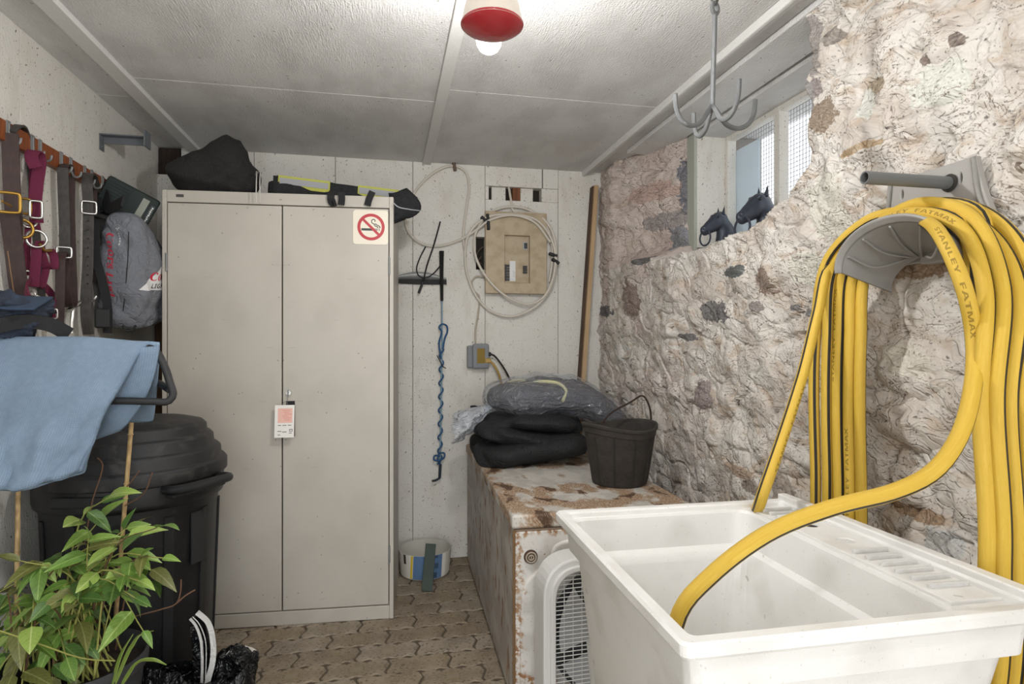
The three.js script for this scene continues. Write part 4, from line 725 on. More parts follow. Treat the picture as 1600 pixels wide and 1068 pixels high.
// ---- sweat scraper hung on a strap, riding whip with blue twine
{
  const s = thing('sweat_scraper', 'curved metal squeegee blade with black edge hanging by thin black straps', 'scraper');
  const A = BW(616, 437), B = BW(697, 437), al = M(0xb6b8b8, 0.35, { metalness: 0.7, bumpMap: grainBump, bumpScale: 0.0006 });
  const L = B.x - A.x;
  mesh('blade', sheet((u, v) => V(A.x + L * u, A.y + 0.004 + (0.012 + 0.03 * Math.sin(Math.PI * clamp(u * 1.05))) * v, ZB + 0.012 + 0.03 * Math.sin(Math.PI * v * 0.8)), 24, 6, 0.003), al, s);
  mesh('rubber_edge', ribbon([V(A.x - 0.004, A.y - 0.004, ZB + 0.014), V(A.x + L * 0.5, A.y - 0.008, ZB + 0.014), V(A.x + L + 0.003, A.y - 0.006, ZB + 0.014)], V(0, 1, 0), 0.026, 0.006), M(0x232323, 0.7, { bumpMap: grainBump, bumpScale: 0.001 }), s);
  mesh('strap', sweep([[688, 346, 0.02], [678, 382, 0.035], [667, 415, 0.05], [661, 440, 0.05], [655, 458, 0.04]].map(([x, y, o]) => BW(x, y, o)), 0.0042, { radial: 6 }), blackWeb, s);
  mesh('strap', sweep([[665, 385, 0.03], [655, 405, 0.04], [651, 420, 0.05], [654, 430, 0.05], [664, 434, 0.05], [676, 428, 0.045], [688, 415, 0.03]].map(([x, y, o]) => BW(x, y, o)), 0.0036, { radial: 6 }), blackWeb, s);
  mesh('toggle', sweep([BW(661, 440, 0.05), BW(654, 458, 0.045)], 0.007, { straight: true, seg: 2 }), blackPlastic, s);
  const w = thing('riding_whip', 'riding whip with black grip and blue twine wound down its shaft', 'whip');
  mesh('grip', sweep([BW(690, 392, 0.05), BW(690, 395, 0.05), BW(690, 430, 0.05), BW(690.5, 470, 0.045)], (t) => (t < 0.05 ? 0.013 : lerp(0.0125, 0.008, t)), { radial: 14, seg: 24 }), M(0x191919, 0.7, { bumpMap: grainBump, bumpScale: 0.002 }), w);
  mesh('shaft', sweep([BW(690.5, 468, 0.045), BW(690.5, 540, 0.035), BW(689, 640, 0.03), BW(687, 748, 0.025)], 0.0045, { radial: 8, seg: 30 }), M(0x7c99aa, 0.5, { bumpMap: grainBump, bumpScale: 0.0005 }), w);
  const tw = [], A0 = BW(690, 545, 0.035), B0 = BW(687, 725, 0.026); for (let i = 0; i <= 120; i++) { const t = i / 120, c = A0.clone().lerp(B0, t), a = t * Math.PI * 2 * 8.5; tw.push(c.add(V(0.0115 * Math.cos(a), 0, 0.0105 * Math.sin(a)))); }
  const bl = M(0x2d5a86, 0.7, { bumpMap: weaveBump, bumpScale: 0.0008 });
  mesh('twine', sweep(tw, 0.0044, { radial: 7, seg: 300 }), bl, w);
  mesh('twine_loop', sweep([[689, 560, .04], [686, 535, .045], [690, 518, .045], [686, 511, .045], [691, 506, .045], [698, 509, .045], [699, 518, .045], [695, 528, .045], [692, 545, .04]].map(([x, y, o]) => BW(x, y, o)), 0.005, { radial: 7, seg: 60 }), bl, w);
  mesh('twine_knot', sweep([[687, 712, .03], [679, 712, .04], [678, 718, .045], [686, 719, .05], [694, 714, .05], [694, 708, .045], [687, 708, .04], [684, 716, .045], [688, 726, .03]].map(([x, y, o]) => BW(x, y, o)), 0.005, { radial: 7, seg: 60 }), bl, w);
  mesh('lash_end', [sweep([BW(688, 725, 0.03), BW(687, 745, 0.03)], 0.008, { straight: true, seg: 2 }), sweep([BW(688, 745, 0.03), BW(681, 750, 0.04), BW(675, 751, 0.045)], 0.006, { radial: 7 })], M(0x26333c, 0.7, { bumpMap: grainBump, bumpScale: 0.001 }), w);
  mesh('loose_tie', sweep([[683, 555, .04], [688, 565, .05], [693, 573, .05], [697, 575, .05]].map(([x, y, o]) => BW(x, y, o)), 0.0028, { radial: 5 }), blkTape, w);
}
// ---- cut-down paint pail and green strip on the floor
{
  const p = thing('cut_down_pail', 'cut-down white paint pail with blue label standing on the pavers', 'pail', [0.202, 0.001, -3.195]);
  const lab = canvasTex(2048, 256, (g, w, h) => {
    g.fillStyle = '#d9d5cb'; g.fillRect(0, 0, w, h); for (let i = 0; i < 420; i++) { g.fillStyle = ['#b9ae9a', '#8d7c66', '#cfc6b6', '#a4947c'][i % 4]; const y = h * (0.72 + 0.28 * rnd()); g.fillRect(rnd() * w, y, 4 + rnd() * 22, 2 + rnd() * 5); }
    const x0 = 430; g.fillStyle = '#e8e6df'; g.fillRect(x0 - 70, 20, 480, 160); g.fillStyle = '#5a7aa0'; g.beginPath(); g.moveTo(x0, 22); g.lineTo(x0 + 350, 22); g.lineTo(x0 + 350, 160); g.lineTo(x0 - 50, 160); g.closePath(); g.fill();
    g.fillStyle = '#d8bc3c'; g.beginPath(); g.moveTo(x0 - 34, 22); g.lineTo(x0 - 2, 22); g.lineTo(x0 - 54, 150); g.lineTo(x0 - 86, 150); g.closePath(); g.fill();
    g.fillStyle = '#1f2b3a'; for (const [x, y, l] of [[190, 70, 90], [180, 100, 110], [200, 126, 80], [200, 44, 70]]) for (let k = 0; k < l; k += 17) g.fillRect(x0 + x + k, y - 14, 11, 15); g.fillStyle = '#3a342e'; g.fillRect(x0 - 170, 56, 40, 34); g.fillRect(x0 - 150, 30, 60, 8);
  });
  lab.wrapS = THREE.RepeatWrapping;
  const R0 = 0.128, R1 = 0.137, H = 0.13;
  mesh('wall', new THREE.LatheGeometry([[R0 - 0.02, 0.0], [R0 - 0.006, 0.003], [R0, 0.012], [R1, H - 0.003], [R1 - 0.0015, H]].map(([x, y]) => new THREE.Vector2(x, y)), 56), M(0xffffff, 0.5, { map: lab, bumpMap: grainBump, bumpScale: 0.0006 }), p).rotation.y = -1.76;
  mesh('inside', new THREE.LatheGeometry([[R1 - 0.0015, H], [R1 - 0.004, H - 0.002], [R0 - 0.003, 0.014], [0, 0.012]].map(([x, y]) => new THREE.Vector2(x, y)), 48), M(0xc9c6bd, 0.6, { bumpMap: grainBump, bumpScale: 0.0006, side: THREE.DoubleSide }), p);
  const a = PY(667, 924, 0.0), b = V(0.222, 0.195, -3.045), g = mesh('green_strip', boxUV(bx(0.052, a.distanceTo(b), 0.006, 0, a.distanceTo(b) / 2, 0, 0.002)), M(0x3c4740, 0.6, { bumpMap: grainBump, bumpScale: 0.001 }));
  g.position.copy(a).add(V(0, 0.002, 0)); g.quaternion.setFromUnitVectors(V(0, 1, 0), b.clone().sub(a).normalize()); tag(g, 'dark green flat strip leaning against the cut-down pail', 'strip');
}

// ================================================================ ON THE FREEZER
const FT = FZ.h;
{
  // folded black horse rug: several soft layers, each with its own long folds
  const bag = thing('folded_black_rug', 'folded black quilted horse rug lying on the rusty freezer', 'horse rug', [0.68, FT, -2.86]);
  const layer = (name, rx, ry, rz, y, x, z, k, tilt) => {
    const g = soft(rx, ry, rz, { e1: 0.7, e2: 0.5, nu: 90, nv: 36, f: (q, d) => { const n = fbm(q.x * 3 + k, q.z * 3 + q.y * 4, 2), r = Math.sin(q.x * 7 + 2.5 * n + k), w = 0.02 * n + 0.006 * r; q.x += d.x * 0.07 * n; q.z += d.z * (0.085 * n + 0.012 * r); q.y += d.y * w + 0.022 * Math.sin(q.x * 8 + k * 2 + q.z * 3); } });
    g.rotateZ(tilt); g.translate(x, y, z); const p = g.attributes.position; for (let i = 0; i < p.count; i++) if (p.getY(i) < 0.003) p.setY(i, 0.003); g.computeVertexNormals(); return mesh(name, g, blackCloth, bag, true);
  };
  layer('lower_fold', 0.25, 0.066, 0.272, 0.058, 0.0, 0.0, 3, 0); layer('middle_fold', 0.25, 0.052, 0.268, 0.115, -0.01, -0.005, 11, -0.05); layer('upper_fold', 0.24, 0.045, 0.25, 0.165, -0.01, -0.03, 7, 0.04);
  mesh('flap', sheet((u, v) => V(-0.25 + 0.16 * u - 0.02 * v, 0.225 - 0.1 * v - 0.05 * u * (1 - v) + 0.01 * Math.sin(u * 9), -0.25 + 0.27 * u * 0.4 + 0.12 * v), 12, 10, 0.006), blackCloth, bag, true);
  mesh('strap', ribbon([V(-0.18, 0.11, 0.1), V(-0.24, 0.08, 0.07), V(-0.27, 0.04, 0.05), V(-0.262, 0.014, 0.1)], V(0.3, 0.2, 1), 0.025, 0.004), blackWeb, bag);
  mesh('buckle', T(new THREE.TorusGeometry(0.014, 0.003, 8, 20), -0.262, 0.012, 0.14, 1.3, 0.3), chrome, bag);
  mesh('buckle_bar', sweep([V(-0.235, 0.07, 0.14), V(-0.268, 0.03, 0.06)], 0.005, { straight: true, seg: 2 }), chrome, bag);
}
{
  const w = thing('wrapped_rug', 'grey horse rug wrapped in clear plastic on top of the black rug', 'wrapped rug', [0.825, FT + 0.2, -2.93]);
  const grey = tex(512, 512, (u, v) => mix3([84, 86, 94], [54, 56, 64], clamp(0.5 + 0.6 * fbm(u * 6, v * 6, 4))), { rx: 2, ry: 2 });
  const shape = (rx, ry, rz, a, fine) => soft(rx, ry, rz, { e1: 0.8, e2: 0.62, nu: 110, nv: 56, f: (q, d) => { const n = fbm(q.x * 3 + 4, q.z * 4 + q.y * 2, 2), s = q.x + 0.3, r = ridge(q.z * 7 + s * 1.5 + 2, q.y * 8 - 1.5 * q.x); q.y += d.y * (a * n + fine * (r - 0.5)); q.x += d.x * a * n; q.z += d.z * (a * n + fine * (r - 0.5)); const k = clamp((q.x - 0.04) / 0.32); q.y -= 0.12 * k * k * (3 - 2 * k) * (0.55 + 0.45 * (q.z > 0 ? 1 : 0.6)); } });
  mesh('rug', T(shape(0.335, 0.085, 0.25, 0.03, 0.0), 0, 0.085, 0), M(0xffffff, 0.85, { map: grey, bumpMap: wrinkleBump, bumpScale: 0.006 }), w, true);
  const streak = tex(512, 512, (u, v) => { const x = u * 3 + 0.3 * fbm(u * 4, v * 4, 2), y = v * 9 + 0.6 * fbm(u * 3 + 5, v * 3, 2); return 0.4 + 0.6 * Math.pow(ridge(x * 1.2, y), 3); }, { color: false, rx: 3, ry: 3 });
  const ply = MP(0xfafcff, 0.14, { transmission: 0.93, thickness: 0, ior: 1.45, bumpMap: streak, bumpScale: 0.012 });
  mesh('plastic_bag', T(shape(0.352, 0.1, 0.266, 0.032, 0.012), -0.004, 0.087, 0), ply, w, true);
  const tail = sheet((u, v) => { const a = v * Math.PI * 2, r = 0.014 + 0.085 * Math.pow(u, 0.7) * (0.75 + 0.25 * Math.sin(u * 2.6)) * (1 + 0.28 * Math.sin(a * 5 + u * 4) * u); return V(-0.335 - 0.17 * u + 0.02 * n2(a * 3, u * 4), 0.045 - 0.1 * u + Math.sin(a) * r * 0.7, 0.06 + Math.cos(a) * r); }, 24, 60, 0.001);
  mesh('bag_tail', tail, MP(0xfafcff, 0.2, { transmission: 0.8, thickness: 0, ior: 1.45, bumpMap: wrinkleBump, bumpScale: 0.012 }), w, true);
  const pipe = M(0xd3cfa4, 0.6, { bumpMap: weaveBump, bumpScale: 0.0006 });
  mesh('piping', sweep([V(-0.19, 0.135, 0.1), V(-0.12, 0.165, 0.13), V(-0.03, 0.16, 0.18), V(-0.005, 0.13, 0.22), V(-0.03, 0.085, 0.255)], 0.008, { radial: 8, seg: 40 }), pipe, w);
  mesh('piping', sweep([V(-0.26, 0.13, -0.06), V(-0.2, 0.165, 0.0), V(-0.16, 0.165, 0.05)], 0.007, { radial: 8 }), pipe, w);
  mesh('binding', ribbon([V(0.0, 0.195, 0.0), V(0.03, 0.187, 0.06), V(0.05, 0.175, 0.11)], V(1, 0, 0), 0.022, 0.004), M(0xbfc2c6, 0.6, { bumpMap: weaveBump, bumpScale: 0.0006 }), w);
}
{
  // rubber feed bucket with a flat side and rusty bail
  const c = V(0.905, FT, -2.265), b = thing('feed_bucket', 'dark rubber feed bucket with rusty bail standing on the freezer edge', 'bucket', c);
  const rub = M(0xffffff, 0.85, { map: tex(512, 512, (u, v) => { let k = mix3([62, 56, 51], [44, 40, 37], clamp(0.5 + 0.7 * fbm(u * 5, v * 5, 4))); return mix3(k, [88, 80, 72], sst(0.4, 0.8, n2(u * 50, v * 40)) * 0.5); }, { rx: 3, ry: 3 }), bumpMap: grainBump, bumpScale: 0.002 });
  const ring = (r, y, k = 1) => { const o = []; for (let i = 0; i < 48; i++) { const a = -i / 48 * Math.PI * 2, x = Math.cos(a) * r, z = Math.sin(a) * r, f = V(0.75, 0, -0.66), d = x * f.x + z * f.z, lim = r * 0.62, cut = d > lim ? (lim - d) * 0.75 * k : 0; o.push(V(x + f.x * cut, y + 0.012 * Math.cos(a * 2 + 0.6) * (y / 0.25), z + f.z * cut)); } return o; };
  const H = 0.232;
  mesh('body', loft([ring(0.085, 0.0), ring(0.104, 0.002), ring(0.108, 0.012), ring(0.136, H - 0.036), ring(0.141, H - 0.034), ring(0.145, H - 0.012), ring(0.149, H - 0.01), ring(0.150, H - 0.002), ring(0.146, H + 0.003), ring(0.139, H), ring(0.134, H - 0.03), ring(0.102, 0.016), ring(0.03, 0.012)], { crease: 0.7 }), rub, b);
  for (const a of [0.9, 1.5, 2.1, 2.7, 0.3]) mesh('rib', sweep([V(Math.cos(a) * 0.108, 0.015, Math.sin(a) * 0.108), V(Math.cos(a) * 0.136, H - 0.04, Math.sin(a) * 0.136)], 0.004, { straight: true, seg: 3 }), rub, b);
  const rust = M(0x6b4028, 0.85, { bumpMap: grainBump, bumpScale: 0.002 });
  const A = PT(937, 668, 2.44).sub(c), B = PT(1009, 679, 2.44).sub(c);
  const bail = [[937, 672, 2.44], [942, 660, 2.44], [955, 645, 2.44], [985, 628, 2.42], [1004, 618, 2.42], [1012, 628, 2.42], [1017, 648, 2.43], [1016, 660, 2.44], [1009, 672, 2.44], [1008, 681, 2.44]].map(([x, y, t]) => PT(x, y, t).sub(c));
  mesh('bail', sweep(bail, 0.0038, { radial: 8, seg: 60 }), M(0x3f312a, 0.7, { metalness: 0.4, bumpMap: grainBump, bumpScale: 0.001 }), b);
  for (const q of [A, B]) mesh('bail_ear', [T(new THREE.TorusGeometry(0.011, 0.005, 8, 18), q.x, q.y - 0.006, q.z, 0, 0.4), bx(0.016, 0.03, 0.012, q.x, q.y - 0.022, q.z, 0.004)], rust, b);
}

// ================================================================ ON THE CABINET
{
  const H = CAB.h;
  const c = PT(345, 299, 2.72), h = thing('helmet_bag', 'black drawstring helmet bag lying on top of the cabinet', 'bag', [c.x, H, c.z]);
  const g = soft(0.19, 0.105, 0.13, { e1: 0.9, e2: 0.85, nu: 72, nv: 44, f: (q, d) => { const t = q.x / 0.19; q.y += 0.075 * Math.max(0, d.y) * Math.exp(-((t - 0.25) ** 2) * 5); q.y *= t < 0 ? 1 - 0.25 * t * t : 1; const n = fbm(q.x * 5 + 3, q.y * 6 + q.z * 4, 2), r = ridge(q.x * 4 + 2 * q.y, q.y * 6 - q.x * 4 + q.z * 2); q.x += d.x * (0.02 * n - 0.03 * Math.max(0, t)) - 0.03 * Math.max(0, -t) * Math.max(0, -t); q.y += d.y * (0.02 * n + 0.012 * (r - 0.5)); q.z += d.z * (0.025 * n + 0.016 * (r - 0.5)); } });
  g.translate(0, 0.105, 0); { const p = g.attributes.position; for (let i = 0; i < p.count; i++) if (p.getY(i) < 0.002) p.setY(i, 0.002); g.computeVertexNormals(); }
  mesh('bag_body', g, M(0x232222, 0.9, { bumpMap: wrinkleBump, bumpScale: 0.005 }), h, true);
  const cord = M(0xd8d6d0, 0.7, { bumpMap: weaveBump, bumpScale: 0.0004 });
  for (const k of [0, 1]) mesh('drawstring', sweep([V(0.155, 0.11, 0.05), PT(401 + 5 * k, 268, 2.6).sub(h.position), PT(400.5 + 5.5 * k, 285, 2.505).sub(h.position), PT(400 + 6 * k, 316, 2.5).sub(h.position)], 0.0024, { radial: 6 }), cord, h);
}
{
  const H = CAB.h, P0 = PT(440, 298, 2.72), r = thing('high_visibility_rug', 'folded black riding rug with yellow reflective bands on top of the cabinet', 'riding rug', [P0.x, H, P0.z]);
  const cl = M(0x1c1d20, 0.85, { bumpMap: wrinkleBump, bumpScale: 0.006 }), at = (px, py, t) => PT(px, py, t).sub(r.position);
  // each layer: a sheet between far and near edges, drooping past the cabinet's side
  const lay = (y0, y1, l, rgt, zf, zn, k) => sheet((u, v) => { const x = lerp(l, rgt, u), y = lerp(y0, y1, u) + 0.012 * fbm(u * 4 + k, v * 3, 3) + 0.008 * Math.sin(v * Math.PI); return V(x, Math.max(y, 0.004), lerp(zf, zn, v) + 0.01 * n2(u * 5 + k, 2)); }, 40, 14, 0.016);
  mesh('lower_layer', lay(0.012, 0.012, -0.09, 0.555, -0.2, 0.03, 1), cl, r, true);
  mesh('middle_layer', lay(0.045, 0.03, -0.05, 0.6, -0.2, 0.022, 5), cl, r, true);
  mesh('upper_layer', lay(0.1, 0.05, -0.02, 0.53, -0.2, 0.012, 9), cl, r, true);
  mesh('end_roll', soft(0.034, 0.046, 0.11, { f: (q, d) => { q.y += 0.012 * n2(q.z * 20, q.y * 30); } }).translate(-0.03, 0.05, -0.09), cl, r, true);
  const ye = M(0xb4b550, 0.6, { bumpMap: weaveBump, bumpScale: 0.0006 }), si = M(0x9b9ca0, 0.4, { bumpMap: weaveBump, bumpScale: 0.0006 });
  const band = (u0, u1) => { const f = (u) => V(lerp(-0.02, 0.53, u), lerp(0.082, 0.04, u), 0.034); const pts = [u0, (2 * u0 + u1) / 3, (u0 + 2 * u1) / 3, u1].map(f); return pts; };
  for (const [a, b] of [[0.02, 0.42], [0.64, 0.97]]) { const m = mesh('reflective_band', ribbon(band(a, b), V(0, 1, 0.2), 0.05, 0.003), ye, r); const p = band(a + 0.012, b - 0.012).map((q) => q.clone().add(V(0, 0.002, 0.003))); mesh('silver_strip', ribbon(p, V(0, 1, 0.2), 0.026, 0.003), si, m); }
  mesh('front_flap', sheet((u, v) => V(lerp(-0.03, 0.52, u), lerp(0.105, 0.06, u) - (0.085 + 0.045 * Math.sin(Math.PI * u)) * v, 0.026 + 0.012 * v + 0.004 * Math.sin(u * 14)), 30, 6, 0.006), cl, r, true);
  // drooping end past the cabinet side
  const e = [[604, 300], [640, 303], [657, 323], [640, 338], [610, 346]];
  mesh('drooping_end', sheet((u, v) => { const L = at(606, 297, 2.66), R = at(lerp(634, 658, Math.sin(Math.PI * Math.min(1, v * 1.1)) ), 300, 2.7), y = lerp(0.025, -0.11, v) + 0.03 * u * (1 - v) - 0.03 * u * v * 0; return V(lerp(L.x + 0.012, R.x, u), y + (v > 0.5 ? 0.04 * (v - 0.5) * 2 * u : 0), lerp(L.z - 0.02, R.z - 0.04, u) - 0.02 * Math.sin(Math.PI * v)); }, 14, 14, 0.03), cl, r, true);
  mesh('piping', sweep([at(614, 316, 2.6), at(622, 323, 2.6), at(640, 327, 2.62), at(656, 329, 2.68)], 0.0024, { radial: 6 }), M(0xa9abb0, 0.5, { bumpMap: weaveBump, bumpScale: 0.0004 }), r);
  mesh('strap', ribbon([at(522, 296, 2.6), at(517, 306, 2.58), at(519, 317, 2.59), at(525, 316, 2.59)], V(1, 0, 0.1), 0.03, 0.004), blackWeb, r);
  mesh('strap', ribbon([at(533, 300, 2.59), at(534, 310, 2.59), at(533, 320, 2.59)], V(1, 0, 0.1), 0.028, 0.004), blackWeb, r);
  mesh('strap', ribbon([at(582, 299, 2.61), at(577, 310, 2.61), at(574, 321, 2.61)], V(1, 0, 0.1), 0.028, 0.004), blackWeb, r);
}

// ---- horse-head ornaments on the window sill
{
  const bronze = MP(0x3d424e, 0.32, { metalness: 0.35, bumpMap: grainBump, bumpScale: 0.0006 });
  const seg = (p, a, b, ra, rb) => { const ab = b.clone().sub(a), t = clamp(p.clone().sub(a).dot(ab) / ab.lengthSq()); return p.distanceTo(a.clone().addScaledVector(ab, t)) - lerp(ra, rb, t); };
  const sm = (a, b, k) => { const h = clamp(0.5 + 0.5 * (b - a) / k); return lerp(b, a, h) - k * h * (1 - h); };
  // local axes: muzzle towards +x, units metres, about 0.19 tall
  const bones = [[V(0.085, 0.055, 0), V(0.05, 0.078, 0), 0.019, 0.021], [V(0.05, 0.078, 0), V(0.0, 0.115, 0), 0.021, 0.03], [V(0.015, 0.095, 0), V(-0.005, 0.1, 0), 0.034, 0.034], [V(-0.02, 0.11, 0), V(-0.045, 0.06, 0), 0.03, 0.04], [V(-0.045, 0.06, 0), V(-0.035, -0.01, 0), 0.04, 0.046], [V(0.078, 0.043, 0), V(0.03, 0.07, 0), 0.013, 0.02], [V(-0.035, 0.125, 0), V(-0.07, 0.06, 0), 0.012, 0.012]];
  const field = (p) => { let d = 1; const q = V(p.x, p.y, p.z * 1.25); for (const [a, b, ra, rb] of bones) d = sm(d, seg(q, a, b, ra, rb), 0.018); for (const s of [-1, 1]) { d = sm(d, seg(p, V(0.018, 0.128, s * 0.022), V(0.006, 0.13, s * 0.023), 0.008, 0.007), 0.01); d = -sm(-d, seg(p, V(0.097, 0.058, s * 0.013), V(0.094, 0.06, s * 0.012), 0.005, 0.004) , 0.004); } return d; };
  const S = 56, mc = new MarchingCubes(S, bronze, false, false, 60000), half = 0.125, ctr = V(0.0, 0.07, 0);
  mc.isolation = 0; mc.position.set(0, 0, 0);
  for (let k = 0; k < S; k++) for (let j = 0; j < S; j++) for (let i = 0; i < S; i++) mc.field[i + j * S + k * S * S] = -field(V(ctr.x + (i - S / 2) / (S / 2) * half, ctr.y + (j - S / 2) / (S / 2) * half, (k - S / 2) / (S / 2) * half));
  mc.update();
  const cnt = mc.count, pos = new Float32Array(cnt * 3); for (let i = 0; i < cnt; i++) { pos[i * 3] = ctr.x + mc.positionArray[i * 3] * half; pos[i * 3 + 1] = Math.max(0.0, ctr.y + mc.positionArray[i * 3 + 1] * half); pos[i * 3 + 2] = mc.positionArray[i * 3 + 2] * half; }
  let hg = new THREE.BufferGeometry(); hg.setAttribute('position', new THREE.BufferAttribute(pos, 3)); hg = mergeVertices(hg, 1e-4); hg.computeVertexNormals(); hg = boxUV(hg);
  const make = (p, turn, sc, label) => {
    const h = thing('horse_head_ornament', label, 'ornament', p, turn, 'horse heads on the window sill'); h.scale.setScalar(sc);
    mesh('head', hg, bronze, h);
    for (const s of [-1, 1]) { const e = new THREE.ConeGeometry(0.011, 0.042, 12); e.scale(0.7, 1, 1); mesh('ear', T(e, -0.018, 0.155, s * 0.019, s * 0.14, 0, 0.12), bronze, h); mesh('eye', T(new THREE.SphereGeometry(0.0055, 12, 8), 0.021, 0.119, s * 0.0245), M(0x101114, 0.2, { bumpMap: grainBump, bumpScale: 0.0001 }), h); }
    mesh('ring', T((() => { const g = new THREE.TorusGeometry(0.036, 0.0042, 8, 32); return g; })(), 0.078, 0.018, 0, 0, Math.PI / 2 - 0.0, 0.0), bronze, h);
    mesh('mane', sheet((u, v) => V(-0.03 - 0.05 * u + 0.012 * v, 0.14 - 0.1 * u + 0.012 * v, (v - 0.5) * 0.012), 10, 4, 0.008), bronze, h);
  };
  const a = PX(1122, 378, 1.43), b = PX(1186, 363, 1.42);
  make([a.x, a.y - 0.003, a.z], Math.PI + 0.2, 0.92, 'dark bronze horse head ornament beside the white window jamb');
  make([b.x, b.y - 0.006, b.z], Math.PI + 0.2, 1.08, 'dark bronze horse head ornament in front of the window mesh');
}

// ================================================================ LEFT WALL
const LW = (px, py, off = 0.03) => PX(px, py, XL + off);
{
  const r = thing('hook_rail', 'varnished orange-brown hook rail screwed to the white wall', 'hook rail');
  const a = LW(0, 189, 0.01), yT = 1.862, w = M(0xffffff, 0.4, { map: woodTex([150, 84, 44], [112, 58, 30]), bumpMap: grainBump, bumpScale: 0.0004 });
  const z0 = -1.55, z1 = LW(188, 290, 0.01).z;
  mesh('board', box2(XL, XL + 0.02, yT - 0.062, yT, z1, z0, 0.003), w, r, true);
  for (const px of [12, 50, 62, 95, 110, 132, 143, 160]) {
    const z = LW(px, 240, 0.02).z, h = mesh('hook', [sweep([V(XL + 0.021, yT - 0.004, z), V(XL + 0.024, yT - 0.05, z), V(XL + 0.034, yT - 0.067, z), V(XL + 0.05, yT - 0.064, z), V(XL + 0.055, yT - 0.048, z)], 0.0032, { radial: 8, flat: 1.3 }), box2(XL + 0.019, XL + 0.0235, yT - 0.055, yT + 0.002, z - 0.009, z + 0.009, 0.001)], steelGrey, r);
  }
}
{
  const s = thing('wall_bracket', 'small galvanised shelf bracket on the white wall above the rail', 'bracket');
  const q = LW(158, 222, 0), m = M(0x777b80, 0.5, { metalness: 0.5, bumpMap: grainBump, bumpScale: 0.001 });
  mesh('wall_flange', box2(XL, XL + 0.004, q.y - 0.035, q.y + 0.03, q.z - 0.02, q.z + 0.02, 0.001), m, s);
  mesh('arm', box2(XL, XL + 0.17, q.y + 0.0, q.y + 0.03, q.z - 0.02, q.z - 0.014, 0.002), m, s);
  mesh('arm_top', box2(XL, XL + 0.17, q.y + 0.026, q.y + 0.031, q.z - 0.02, q.z + 0.02, 0.001), m, s);
  mesh('end_flange', box2(XL + 0.166, XL + 0.172, q.y - 0.012, q.y + 0.056, q.z - 0.035, q.z + 0.03, 0.001), m, s);
  for (const k of [-0.02, 0.012]) mesh('screw', T(new THREE.CylinderGeometry(0.004, 0.004, 0.003, 10), XL + 0.005, q.y + k, q.z + 0.004, 0, 0, Math.PI / 2), steelGrey, s);
}
const X1 = V(1, 0, -0.25);
const leatherB = M(0xffffff, 0.5, { map: tex(256, 512, (u, v) => mix3([70, 48, 44], [46, 33, 31], clamp(0.5 + 0.6 * fbm(u * 5, v * 9, 4))), { rx: 8, ry: 2 }), bumpMap: grainBump, bumpScale: 0.0008 });
const leatherK = M(0xffffff, 0.55, { map: tex(256, 512, (u, v) => mix3([74, 70, 66], [50, 47, 45], clamp(0.5 + 0.7 * fbm(u * 6, v * 12, 4))), { rx: 8, ry: 2 }), bumpMap: grainBump, bumpScale: 0.0008 });
const stitchM = M(0x8a6a4c, 0.7, { bumpMap: grainBump, bumpScale: 0.0004 });
// a flat D or square buckle facing the room
const buckle = (p, w, h, r, turn, mat, parent) => { const c = [[-1, -1], [1, -1], [1, 1], [-1, 1]].map(([a, b]) => V(a * w / 2, b * h / 2, 0)), q = []; c.forEach((v, i) => { const n = c[(i + 1) % 4], pr = c[(i + 3) % 4]; q.push(v.clone().lerp(pr, 0.18), v.clone().multiplyScalar(0.94), v.clone().lerp(n, 0.18)); }); const g = sweep(q, r, { closed: true, radial: 8, seg: 48 }); g.rotateY(turn); g.translate(p.x, p.y, p.z); return mesh('buckle', g, mat, parent); };
const ringG = (p, R, r, rx, ry) => T(new THREE.TorusGeometry(R, r, 8, 28), p.x, p.y, p.z, rx, ry);
const turnL = 0.35;
{
  const t = thing('leather_halter', 'dark brown leather halter with brass buckles on the rail end', 'halter', [0, 0, 0]);
  mesh('crown_strap', ribbon([LW(16, 208), LW(17, 250), LW(19, 300), LW(22, 345), LW(22, 384)], X1, 0.042, 0.007), leatherB, t);
  mesh('cheek_strap', ribbon([LW(14, 330, 0.045), LW(22, 390, 0.04), LW(28, 440, 0.04), LW(38, 500, 0.04)], X1, 0.046, 0.008), leatherB, t);
  mesh('rear_strap', ribbon([LW(18, 206), LW(30, 196, 0.03), LW(40, 208, 0.012), LW(48, 260, 0.012), LW(55, 340, 0.012), LW(62, 420, 0.012), LW(68, 500, 0.012)], X1, 0.02, 0.006), leatherK, t);
  mesh('stitching', sweep([LW(12, 392, 0.052), LW(19, 440, 0.052), LW(29, 496, 0.052)], 0.0016, { radial: 5 }), stitchM, t);
  buckle(LW(12, 316, 0.06), 0.056, 0.056, 0.0045, turnL, brass, t); buckle(LW(40, 322, 0.03), 0.026, 0.045, 0.004, turnL, brass, t);
  mesh('ring', ringG(LW(34, 357, 0.035), 0.028, 0.0048, 0, 0.7), brass, t);
  mesh('buckle_tongue', sweep([LW(3, 314, 0.07), LW(18, 322, 0.07)], 0.003, { straight: true, seg: 2 }), brass, t);
}
